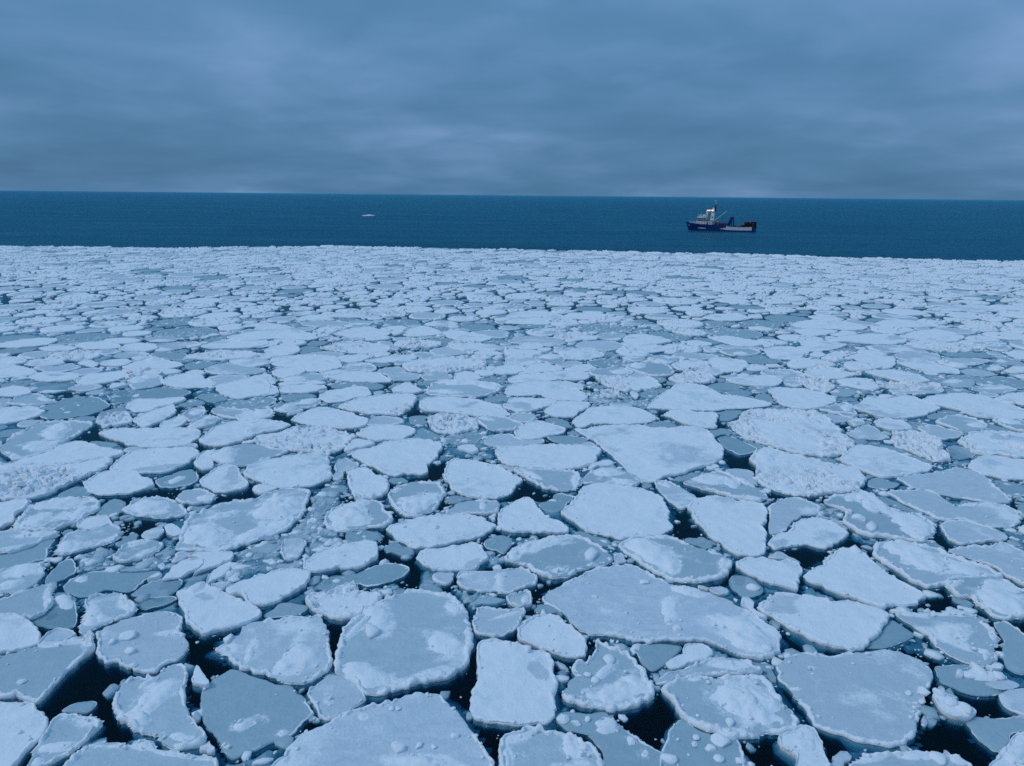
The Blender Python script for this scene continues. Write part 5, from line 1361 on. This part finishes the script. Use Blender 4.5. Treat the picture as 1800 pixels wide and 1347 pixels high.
# ------------------------------------------------------------------ the rest of the pack: thousands of floes out to the ice edge
def build_rest():
    VV = []; QQ = []; TT = []; AA = []; base = 0
    bg = np.random.default_rng(55)
    BLK = [block(ICO1[0], 700 + k, 0.75, 0.6) for k in range(12)]
    for f in rest:
        if f.area < 0.12:
            continue
        if f.dist > 95:
            P = f.P[::2]
        else:
            P = f.P
        n = len(P); c = f.c; sd = f.seed
        q = P - c; r = np.maximum(np.linalg.norm(q, axis=1), .05)
        j = (vnoise(P[:, 0] * 1.6, P[:, 1] * 1.6, sd) - .5) * 0.35 * min(1, math.sqrt(f.area) / 3)
        P = c + q * (np.maximum(r + j, .05) / r)[:, None]
        hh = hash2(np.array([sd, sd, sd]), np.array([1, 2, 3]), 6)
        fb = FREEBOARD[f.type] * (0.8 + 0.5 * hh[0]) + (0.02 if f.type == 't' else 0)
        lv = [(1.0, -0.5, .06), (1.0, -0.03, .04), (1.0, fb * .75, .02), (0.93, fb + 0.03, 0), (0.72, fb, 0), (0.4, fb, 0)]
        if f.dist > 190:
            lv = [(1.0, -0.1, .02), (1.0, fb * .8, .0), (0.88, fb + .03, 0), (0.5, fb, 0)]
        rings = []; at = []
        tone = hh[1]
        rough = {'s': 0.05, 'r': 0.24, 'g': 0.03, 'm': 0.09, 't': 0.03}[f.type]
        if f.type in 'sr' and f.c[1] > edge_y(f.c[0]) - 6:
            rough = 0.5
        for k, (sc, z, o) in enumerate(lv):
            p = c + (P - c) * sc
            zz = np.full(n, z)
            if z > fb * .9:
                zz = zz + (hash2(np.floor(p[:, 0] * 2.3), np.floor(p[:, 1] * 2.3), sd) - .4) * rough
            rings.append(np.column_stack([p, zz]))
            a = np.empty((n, 3)); a[:, 1] = tone
            big = fbm(p[:, 0] * .6, p[:, 1] * .6, sd + 9, 2)
            if z < fb * .5:
                a[:, 0] = 0.2; a[:, 2] = .6
            elif f.type in 'sr':
                a[:, 0] = 0.88; a[:, 2] = .1
            elif f.type == 'g':
                a[:, 0] = 0.15 + .5 * (big - .5) + (0.5 if sc > .9 else 0); a[:, 2] = .15
            elif f.type == 'm':
                a[:, 0] = 0.35 + 1.8 * (big - .5) + (0.4 if sc > .9 else 0); a[:, 2] = .3
            else:
                a[:, 0] = 0.1; a[:, 2] = .9
            at.append(a)
        m = len(rings)
        zc = fb + (hh[2] - .4) * rough
        VV.append(np.concatenate(rings + [np.array([[c[0], c[1], zc]])]))
        AA.append(np.concatenate(at + [at[-1][:1]]))
        i = np.arange(n); i2 = (i + 1) % n
        QQ.append(np.concatenate([np.column_stack([k * n + i, k * n + i2, (k + 1) * n + i2, (k + 1) * n + i]) for k in range(m - 1)]) + base)
        TT.append(np.column_stack([(m - 1) * n + i, (m - 1) * n + i2, np.full(n, m * n)]) + base)
        base += m * n + 1
        # hummocks and tipped blocks on the rubbly floes
        if f.type == 'r' or (f.type in 'sm' and hh[2] > .45):
            nb = int(f.area * (1.7 if f.type == 'r' else 0.5)) + (2 if f.dist > 140 else 0)
            for b in range(min(nb, 60)):
                th = bg.random() * 6.283; q = math.sqrt(bg.random()) * .95
                k = int(th / 6.2832 * n) % n
                p = c + (P[k] - c) * q
                r = 0.09 + 0.30 * bg.random() ** 2.5
                if r * 711 / f.dist < 0.5:
                    r = 0.5 * f.dist / 711
                w = BLK[bg.integers(12)] * r
                VV.append(w + np.array([p[0], p[1], fb + r * .3])); AA.append(np.tile(np.array([[0.85, tone, .1]]), (len(w), 1)))
                TT.append(ICO1[1] + base); base += len(w)
    o = link('pack_ice', make_mesh('pack_ice', np.concatenate(VV), np.concatenate(QQ), np.concatenate(TT), np.concatenate(AA), ICE))
    tag(o, 'countless small and distant ice floes packed out to the ice edge', 'pack ice', kind='stuff')


build_rest()


# ------------------------------------------------------------------ brash: crushed bits afloat in the gaps, snow blocks on the rubbly far pack
def build_brash():
    g = np.random.default_rng(77)
    o2 = occ.copy()
    # distance (in cells) to the nearest surveyed ice, by repeated growing
    near = (occ == 1)
    dmap = np.full(occ.shape, 20, np.uint8)
    cur = near.copy()
    for k in range(12):
        grown = cur.copy()
        grown[1:] |= cur[:-1]; grown[:-1] |= cur[1:]; grown[:, 1:] |= cur[:, :-1]; grown[:, :-1] |= cur[:, 1:]
        dmap[grown & ~cur] = k
        cur = grown
    VV = []; TT = []; AA = []; base = 0
    shapes = [plate(900 + k, 0.22 + .02 * (k % 9)) if k < 26 else (block(ICO1[0], 900 + k, .6, .6), ICO1[1]) for k in range(36)]
    n = 210000
    y = np.sqrt(g.random(n) * (105 ** 2 - 17 ** 2) + 17 ** 2)
    x = (g.random(n) * 2 - 1) * (0.74 * y + 6)
    v = occ_at(x, y)
    i = np.clip(((x - GX0) / GR).astype(int), 0, gw - 1); j = np.clip(((y - GY0) / GR).astype(int), 0, gh - 1)
    dm = dmap[j, i]
    patchy = fbm(x * .22, y * .22, 91, 3)
    prob = np.where(v == 1, 0.0, np.where(v == 3, 0.6, np.where(v == 2, np.where(dm < 2, 0.09, 0.006), np.where(patchy > 0.5, 0.42, 0.10))))
    keep = g.random(n) < prob
    x, y, v = x[keep], y[keep], v[keep]
    for xx, yy, vv in zip(x, y, v):
        d = math.hypot(xx, yy)
        r = (0.04 + 0.34 * g.random() ** 3.6) * (1.25 if vv == 0 else (1.5 if vv == 3 else 0.7))
        if r * 711 / d < 0.62:
            continue
        w, wtri = shapes[g.integers(36)]
        w = w * r
        a = g.random() * 6.28
        w = np.column_stack([w[:, 0] * math.cos(a) - w[:, 1] * math.sin(a), w[:, 0] * math.sin(a) + w[:, 1] * math.cos(a), w[:, 2]])
        VV.append(w + np.array([xx, yy, -w[:, 2].max() * (.35 + .4 * g.random()) + .012]))
        TT.append(wtri + base); base += len(w)
        at = np.empty((len(w), 3)); u = g.random()
        at[:] = (0.8 if u < .36 else 0.15, g.random(), 0.2 + .6 * g.random())
        AA.append(at)
    o = link('brash_ice', make_mesh('brash_ice', np.concatenate(VV), np.zeros((0, 4), int), np.concatenate(TT), np.concatenate(AA), ICE, smooth=False))
    tag(o, 'crushed bits of brash ice afloat in the gaps between floes', 'brash ice', kind='stuff')


build_brash()


def build_slush():
    """thin new ice and slush skinning the quieter gaps, broken where it dips under"""
    j, i = np.nonzero((occ == 3) | (occ == 0))
    x = GX0 + (i + .5) * GR; y = GY0 + (j + .5) * GR
    m = (np.abs(x) < 0.74 * y + 4) & (y > 16) & (y < 104)
    m &= (occ[j, i] == 3) | (fbm(x * .16, y * .16, 91, 3) > 0.47)
    i, j = i[m], j[m]
    cid = np.full((gh + 1, gw + 1), -1, np.int32)
    for dj in (0, 1):
        for di in (0, 1):
            cid[j + dj, i + di] = 0
    vj, vi = np.nonzero(cid == 0)
    cid[vj, vi] = np.arange(len(vj))
    X = GX0 + vi * GR; Y = GY0 + vj * GR
    X = X + (vnoise(X * 7, Y * 7, 5) - .5) * .16; Y = Y + (vnoise(X * 7, Y * 7, 6) - .5) * .16
    oc = occ[np.minimum(vj, gh - 1), np.minimum(vi, gw - 1)]
    Z = -0.068 + 0.16 * (fbm(X * .8, Y * .8, 17, 4) - .35) + np.where(oc == 3, 0.045, -0.005)
    Z = np.minimum(Z, 0.028 + 0.02 * vnoise(X * 3, Y * 3, 4))
    cnt = np.zeros((gh + 1, gw + 1), np.int8)
    for dj in (0, 1):
        for di in (0, 1):
            np.add.at(cnt, (j + dj, i + di), 1)
    Z = np.where(cnt[vj, vi] < 4, -0.16, Z)
    A = np.empty((len(X), 3)); A[:, 0] = 0.10 + .6 * (fbm(X * 1.2, Y * 1.2, 33, 3) - .5); A[:, 1] = .4; A[:, 2] = 0.62
    Q = np.column_stack([cid[j, i], cid[j, i + 1], cid[j + 1, i + 1], cid[j + 1, i]])
    o = link('slush_ice', make_mesh('slush_ice', np.column_stack([X, Y, Z]), Q, None, A, ICE))
    tag(o, 'teal slush and thin new ice skinning gaps between the floes', 'slush ice', kind='stuff')


build_slush()


# ------------------------------------------------------------------ lone floe out on the open sea
def lone_floe():
    f = Floe()
    c = np.array([-121.1, 610.0])
    g = np.random.default_rng(3)
    th = np.linspace(0, 2 * math.pi, 22, endpoint=False)
    f.P = np.column_stack([c[0] + np.cos(th) * (4.8 + g.random(22)), c[1] + np.sin(th) * (5.5 + g.random(22))])
    f.c = c; f.area = 80.0; f.dist = 60.0; f.type = 'r'; f.seed = 991; f.nick = ''
    f.label = 'lone white floe adrift far out on the open sea'
    f.feat = [('P', np.array([c[0], c[1], 3.6, 0, 0, 3.6]))]
    FREEBOARD['r'] = 0.5
    r = build_floe(f)
    FREEBOARD['r'] = 0.20
    r['group'] = 'floes off the ice edge'


lone_floe()


# ------------------------------------------------------------------ the fishing vessel
BLUE = plain('hull_blue', (0.006, 0.04, 0.19), 0.45, 0.3, 0.35)
WHITE = plain('ship_white', (0.80, 0.80, 0.79), 0.5, 0.3, 0.25)
DARK = plain('ship_dark', (0.015, 0.017, 0.022), 0.6, 0.3)
GLASS = plain('wheelhouse_glass', (0.01, 0.013, 0.02), 0.12, 0.5, 0.0)
RUST = plain('rusty_gear', (0.16, 0.06, 0.035), 0.8, 0.1, 0.5, scale=3.0)
NET = plain('dark_netting', (0.035, 0.032, 0.026), 0.9, 0.05, 0.4, scale=4.0)
DARKRUST = plain('dark_rusty_frame', (0.05, 0.028, 0.022), 0.8, 0.1, 0.5, scale=3.0)
ORANGE = plain('orange_buoy', (0.65, 0.10, 0.03), 0.5, 0.3)
DECK = plain('deck_paint', (0.10, 0.11, 0.12), 0.8, 0.1, 0.4)
LAMP = plain('deck_lamp_glow', (0.9, 0.6, 0.4), 0.4, 0.2, 0.0, emit=((1.0, 0.36, 0.14), 3.2))
LAMPW = plain('white_lamp_glow', (0.9, 0.9, 0.9), 0.4, 0.2, 0.0, emit=((1.0, 0.8, 0.6), 1.5))


class Geo:
    def __init__(s):
        s.v = []; s.f = []

    def box(s, x0, x1, y0, y1, z0, z1, top=None):
        b = len(s.v)
        tx0, tx1, ty0, ty1 = (x0, x1, y0, y1) if top is None else top
        s.v += [(x0, y0, z0), (x1, y0, z0), (x1, y1, z0), (x0, y1, z0), (tx0, ty0, z1), (tx1, ty0, z1), (tx1, ty1, z1), (tx0, ty1, z1)]
        s.f += [tuple(b + i for i in q) for q in ((3, 2, 1, 0), (4, 5, 6, 7), (0, 1, 5, 4), (1, 2, 6, 5), (2, 3, 7, 6), (3, 0, 4, 7))]
        return s

    def bar(s, p, q, r, r2=None, n=8):
        p, q = Vector(p), Vector(q); d = (q - p).normalized()
        a = d.orthogonal().normalized(); c = d.cross(a); b = len(s.v)
        r2 = r if r2 is None else r2
        for o, rr in ((p, r), (q, r2)):
            for k in range(n):
                t = 2 * math.pi * k / n
                s.v.append(tuple(o + a * (math.cos(t) * rr) + c * (math.sin(t) * rr)))
        s.f += [(b + k, b + (k + 1) % n, b + n + (k + 1) % n, b + n + k) for k in range(n)]
        s.f += [tuple(b + n - 1 - k for k in range(n)), tuple(b + n + k for k in range(n))]
        return s

    def ball(s, c, r, flat=1.0):
        b = len(s.v)
        s.v += [(c[0] + v[0] * r, c[1] + v[1] * r, c[2] + v[2] * r * flat) for v in ICO2[0]]
        s.f += [tuple(int(i) + b for i in t) for t in ICO2[1]]
        return s

    def build(s, name, mat, parent, bevel=0.0):
        me = bpy.data.meshes.new(name)
        me.from_pydata(s.v, [], s.f)
        if bevel:
            bm = bmesh.new(); bm.from_mesh(me)
            bmesh.ops.bevel(bm, geom=bm.edges[:], offset=bevel, segments=1, affect='EDGES')
            bm.to_mesh(me); bm.free()
        me.materials.append(mat)
        return link(name, me, parent)


def build_ship():
    root = bpy.data.objects.new('fishing_vessel', None)
    COL.objects.link(root)
    root.location = (98.3, 407.1, 0.0)
    root.rotation_euler = (0, 0, R(-25))
    root.scale = (0.93, 0.93, 0.93)
    tag(root, 'blue fishing vessel with white wheelhouse and lit deck lamps on open water', 'ship')
    # hull: lofted stations from stem to transom; columns: s, waterline half beam, deck half beam, bulwark top
    st = [(-0.2, 0.05, 0.25, 4.9), (1.0, 0.7, 1.9, 4.7), (2.5, 1.6, 3.0, 4.5), (4.5, 2.6, 3.8, 4.2), (7.5, 3.5, 4.35, 3.9), (11, 4.0, 4.5, 3.75),
          (14.5, 4.2, 4.5, 3.7), (19, 4.25, 4.5, 3.5), (21.8, 4.25, 4.5, 3.35), (23.5, 4.25, 4.5, 2.75), (28, 4.2, 4.5, 2.6), (33, 4.1, 4.4, 2.65), (38, 3.85, 4.2, 2.9)]
    rake = [2.0, 1.7, 1.3, 0.8, 0.3, 0, 0, 0, 0, 0, 0, 0, -0.3]
    V = []; F = []
    cols = 11
    for (s, bw, bd, zd), rk in zip(st, rake):
        prof = [(0.0, -1.4), (bw * .55, -1.2), (bw * .9, -0.7), (bw, 0.0), (bw + (bd - bw) * .4, zd * .4), (bw + (bd - bw) * .78, zd * .75), (bd, zd), (bd - .14, zd), (bd - .16, zd - .85), (bd * .5, zd - .82), (0, zd - .8)]
        for (y, z) in prof:
            V.append((s - rk * max(z, -1) / zd, -y, z))
    n = len(st)
    for i in range(n - 1):
        for j in range(cols - 1):
            F.append((i * cols + j, i * cols + j + 1, (i + 1) * cols + j + 1, (i + 1) * cols + j))
    F.append(tuple((n - 1) * cols + j for j in range(cols)))
    F.append(tuple(reversed([j for j in range(cols)])))
    m = len(V)
    V2 = V + [(x, -y, z) for x, y, z in V]
    F2 = F + [tuple(m + i for i in reversed(f)) for f in F]
    me = bpy.data.meshes.new('hull')
    me.from_pydata(V2, [], F2)
    bm = bmesh.new(); bm.from_mesh(me)
    bmesh.ops.remove_doubles(bm, verts=bm.verts[:], dist=0.001)
    bmesh.ops.recalc_face_normals(bm, faces=bm.faces[:])
    bm.to_mesh(me); bm.free()
    me.materials.append(BLUE)
    link('hull', me, root)

    def side_band(name, mat, s0, s1, z0f, z1f, off=0.05, side=-1):
        """a strip laid on the hull side between two fractions of its height"""
        xs = np.linspace(s0, s1, 14)
        S = np.array([a[0] for a in st]); BW = np.array([a[1] for a in st]); BD = np.array([a[2] for a in st]); ZD = np.array([a[3] for a in st])
        g = Geo()
        def pt(x, fr):
            bw, bd, zd = np.interp(x, S, BW), np.interp(x, S, BD), np.interp(x, S, ZD)
            y = np.interp(fr, [0, .4, .75, 1], [bw, bw + (bd - bw) * .4, bw + (bd - bw) * .78, bd])
            return (x, side * (y + off), zd * fr)
        for k, x in enumerate(xs):
            g.v += [pt(x, z0f(x)), pt(x, (z0f(x) + z1f(x)) / 2), pt(x, z1f(x))]
        for k in range(len(xs) - 1):
            b = 3 * k
            g.f += [(b, b + 3, b + 4, b + 1), (b + 1, b + 4, b + 5, b + 2)]
        return g.build(name, mat, root)
    for sd_ in (-1, 1):
        side_band('white_bulwark', WHITE, 22.2, 36.6, lambda x: 0.30, lambda x: 0.985, side=sd_)
        side_band('ice_crust', WHITE, 18.2, 22.2, lambda x: 0.28 + (22.2 - x) * .03, lambda x: 0.62 - (22.2 - x) * .06, side=sd_)
        side_band('painted_stripe', WHITE, 5.8, 10.6, lambda x: 0.33, lambda x: 0.47 - abs(x - 8) * .02, side=sd_)
        side_band('bow_rail_band', WHITE, -0.1, 7.6, lambda x: 0.93, lambda x: 0.995, side=sd_)
        g = Geo().bar((0.1, sd_ * 1.55, 2.9), (0.5, sd_ * 1.75, 3.0), .28); g.build('anchor', WHITE, root)
    g = Geo()
    for s_ in np.arange(2.0, 36, 2.2):
        for sd_ in (-1, 1):
            b = np.interp(s_, [a[0] for a in st], [a[2] for a in st]); z = np.interp(s_, [a[0] for a in st], [a[3] for a in st])
            if s_ < 5 or 22 < s_ < 29:
                g.bar((s_ - .4, sd_ * (b - .3), z - .1), (s_ - .4, sd_ * (b - .3), z + .75), .04, n=5)
    for sd_ in (-1, 1):
        g.bar((0.2, sd_ * 1.0, 5.35), (4.4, sd_ * 3.35, 4.95), .05, n=5)
    g.build('deck_rail', WHITE, root)
    # wheelhouse on the foredeck
    wh = Geo().box(4.6, 9.2, -3.4, 3.4, 3.2, 7.0, (4.9, 9.1, -3.3, 3.3)).build('wheelhouse', WHITE, root, 0.06)
    for k in range(6):
        Geo().box(5.15 + k * .64, 5.60 + k * .64, -3.42, -3.30, 5.55, 6.35).build('window', GLASS, wh)
        Geo().box(5.15 + k * .64, 5.60 + k * .64, 3.30, 3.42, 5.55, 6.35).build('window', GLASS, wh)
    for k in range(5):
        Geo().box(4.72, 4.86, -2.9 + k * 1.2, -2.0 + k * 1.2, 5.55, 6.4).build('window', GLASS, wh)
        Geo().box(9.06, 9.20, -2.9 + k * 1.2, -2.2 + k * 1.2, 5.6, 6.35).build('window', GLASS, wh)
    for k in range(3):
        Geo().box(5.4 + k * 1.2, 5.75 + k * 1.2, -3.48, -3.36, 4.4, 4.75).build('porthole', DARK, wh)
    Geo().box(4.3, 9.5, -3.7, 3.7, 7.0, 7.18).build('roof', DARK, wh)
    Geo().box(4.9, 8.9, -3.1, 3.1, 7.18, 7.95).build('flying_bridge', WHITE, wh, 0.05)
    g = Geo()
    for x in (5.0, 6.2, 7.5, 8.8):
        g.bar((x, -3.1, 7.9), (x, -3.1, 8.7), .05, n=5).bar((x, 3.1, 7.9), (x, 3.1, 8.7), .05, n=5)
    for y in (-3.1, 3.1):
        g.bar((5.0, y, 8.7), (8.8, y, 8.7), .05, n=5)
    g.build('bridge_rail', WHITE, wh)
    Geo().bar((6.0, 0, 7.9), (6.0, 0, 9.0), .08).box(5.1, 6.9, -.15, .15, 9.0, 9.2).build('radar', WHITE, root)
    Geo().bar((7.2, -1.2, 7.9), (7.0, -1.2, 11.0), .05, n=6).build('whip_antenna', WHITE, root)
    Geo().ball((7.9, 1.4, 8.6), .55).bar((7.9, 1.4, 7.9), (7.9, 1.4, 8.2), .2).build('satellite_dome', WHITE, root)
    dh = Geo().box(9.2, 13.8, -3.0, 3.0, 3.0, 5.7).build('deckhouse', WHITE, root, 0.06)
    Geo().box(10.6, 11.4, -3.06, -2.98, 3.3, 5.1).build('door', DARK, dh)
    for k in range(2):
        Geo().box(12.0 + k * .8, 12.45 + k * .8, -3.06, -2.98, 4.3, 4.8).build('window', GLASS, dh)
    Geo().box(9.4, 14.0, -3.2, 3.2, 5.7, 5.82).build('roof', DARK, dh)
    # lamp gantry
    for y in (-2.2, 2.2):
        Geo().bar((9.5, y, 5.7), (10.2, y, 12.2), .26, .18).build('gantry_leg', WHITE, root)
    Geo().bar((10.2, -2.2, 12.1), (10.2, 2.2, 12.1), .16).bar((10.2, -2.2, 12.1), (13.0, -.9, 12.0), .14).bar((10.2, 2.2, 12.1), (13.0, .9, 12.0), .14).build('gantry_beam', WHITE, root)
    Geo().bar((9.6, -1.2, 8.2), (8.3, -1.2, 9.3), .14).bar((9.7, -1.2, 8.8), (8.3, -1.2, 9.3), .09).build('search_light_arm', WHITE, root)
    for (x, y) in ((10.4, -2.05), (11.4, -1.6), (12.3, -1.2)):
        fx = Geo().box(x - .22, x + .22, y - .22, y + .22, 11.45, 11.9).build('deck_lamp', LAMP, root, 0.08)
        Geo().box(x - .34, x + .34, y - .34, y + .34, 11.92, 12.04).build('lamp_hood', DARK, fx)
    Geo().box(13.0, 13.6, -1.45, -1.2, 11.4, 12.0).build('deck_lamp', LAMPW, root, 0.06)
    gl = bpy.data.lights.new('deck_lamp_light', 'POINT')
    gl.energy = 70.0
    gl.color = (1.0, 0.62, 0.34)
    gl.shadow_soft_size = 0.3
    lo = bpy.data.objects.new('deck_lamp_light', gl)
    COL.objects.link(lo)
    lo.parent = root
    lo.location = (11.4, -2.0, 11.2)
    # stack tower
    tw = Geo().box(12.0, 14.3, -1.25, 1.25, 5.0, 13.2, (13.1, 14.3, -.85, .85)).build('stack_tower', WHITE, root, 0.06)
    Geo().box(12.9, 13.6, -1.24, -1.12, 7.6, 8.2).build('vent', DARK, tw)
    Geo().box(13.1, 13.8, -1.12, -.98, 10.4, 11.0).build('vent', DARK, tw)
    Geo().bar((14.0, -.5, 13.1), (14.2, -.5, 14.2), .22).bar((13.6, .4, 13.1), (13.8, .4, 13.9), .22).build('exhaust_pipe', DARK, tw)
    Geo().bar((14.7, 0, 11.0), (14.7, 0, 15.3), .34, .22).box(14.3, 15.2, -.9, .9, 12.6, 13.0).build('mast', DARK, root)
    Geo().bar((14.7, 0, 15.2), (15.0, 0, 18.2), .10, .04).bar((14.5, .6, 15.0), (14.2, .6, 17.2), .06, .04).ball((14.3, .0, 17.3), .32).build('mast_antenna', WHITE, root)
    g = Geo().bar((14.9, -.5, 6.0), (21.7, -1.6, 11.7), .20, .12)
    g.build('cargo_boom', WHITE, root)
    Geo().bar((21.7, -1.6, 11.7), (14.7, 0, 14.8), .035, n=5).bar((21.7, -1.6, 11.6), (18.4, -1.2, 6.0), .03, n=5).bar((14.7, 0, 15.0), (4.0, 0, 8.0), .03, n=5).build('rigging', DARK, root)
    # working deck
    Geo().bar((16.3, -2.6, 4.0), (16.3, 2.6, 4.0), .85, n=14).bar((16.3, -2.7, 4.0), (16.3, -2.6, 4.0), 1.15, n=14).bar((16.3, 2.6, 4.0), (16.3, 2.7, 4.0), 1.15, n=14).build('winch_drum', RUST, root)
    Geo().box(18.2, 20.4, -3.2, -1.0, 2.7, 4.4).build('fish_bin', RUST, root, 0.08)
    Geo().box(18.4, 21.2, .4, 3.2, 2.7, 4.7).build('fish_bin', DECK, root, 0.08)
    Geo().bar((17.2, -3.2, 2.8), (17.2, -3.2, 5.2), .10).ball((17.2, -3.2, 5.4), .33).build('deck_light_post', WHITE, root)
    Geo().bar((14.6, -3.6, 4.9), (22.0, -3.9, 4.6), .08).bar((17, -3.7, 3), (17, -3.7, 4.8), .07).bar((20, -3.8, 3), (20, -3.8, 4.7), .07).build('work_rail', RUST, root)
    # gallows frame
    for y in (-3.6, 3.6):
        Geo().bar((22.3, y, 2.4), (24.5, y * .92, 8.1), .62, .40, n=8).build('gallows_leg', BLUE, root)
        Geo().bar((25.4, y, 2.2), (24.7, y * .92, 8.2), .34, .30, n=8).build('gallows_brace', BLUE, root)
    Geo().bar((24.6, -3.5, 8.0), (24.6, 3.5, 8.0), .38).build('gallows_beam', BLUE, root)
    # heap of trawl netting along the after deck, fixed lashings
    rr = random.Random(9)
    g = Geo()
    for k in range(34):
        g.ball((rr.uniform(25.4, 31.4), rr.uniform(-3.6, 3.0), 2.1 + rr.uniform(0, .7)), rr.uniform(.45, .85), .6)
    g.build('netting', NET, root)
    return root


ship = build_ship()


def build_pots():
    """steel pots stacked on the stern deck"""
    M = ship.matrix_basis
    proto = None
    rr = random.Random(2)
    for a, (x0, levels) in enumerate(((31.0, 1), (33.1, 2), (35.2, 2), (37.0, 2))):
        for b in range(4):
            for lv in range(levels):
                w = Vector((x0, -2.9 + b * 1.95, 1.95 + lv * 1.75 + (0.2 if a == 3 else 0)))
                if proto is None:
                    p = bpy.data.objects.new('fishing_pot', None)
                    COL.objects.link(p)
                    g = Geo()
                    for z in (0.06, 1.6):
                        for s in (-.9, .9):
                            g.bar((-.9, s, z), (.9, s, z), .07, n=6).bar((s, -.9, z), (s, .9, z), .07, n=6)
                    for sx in (-.9, .9):
                        for sy in (-.9, .9):
                            g.bar((sx, sy, .06), (sx, sy, 1.6), .07, n=6)
                    g.build('frame', DARKRUST, p)
                    Geo().box(-.82, .82, -.82, .82, .12, 1.54).build('mesh_panel', NET, p)
                    Geo().ball((-.35, -.86, 1.15), .26).build('buoy', ORANGE, p)
                    proto = p; q = p
                else:
                    q = proto.copy(); COL.objects.link(q)
                    for c in proto.children:
                        d = c.copy(); COL.objects.link(d); d.parent = q
                        if d.name.startswith('buoy'):
                            d.location = (rr.uniform(-.1, .9), 0, rr.uniform(-.5, .3))
                q.matrix_basis = Matrix.Translation(ship.location) @ Matrix.Rotation(R(-25), 4, 'Z') @ Matrix.Scale(0.93, 4) @ Matrix.Translation(w) @ Matrix.Rotation(rr.uniform(-.04, .04), 4, 'Z')
                tag(q, "dark netted steel pot in the stack on the fishing vessel's stern", 'fishing pot', "pots stacked on the vessel's stern")


build_pots()
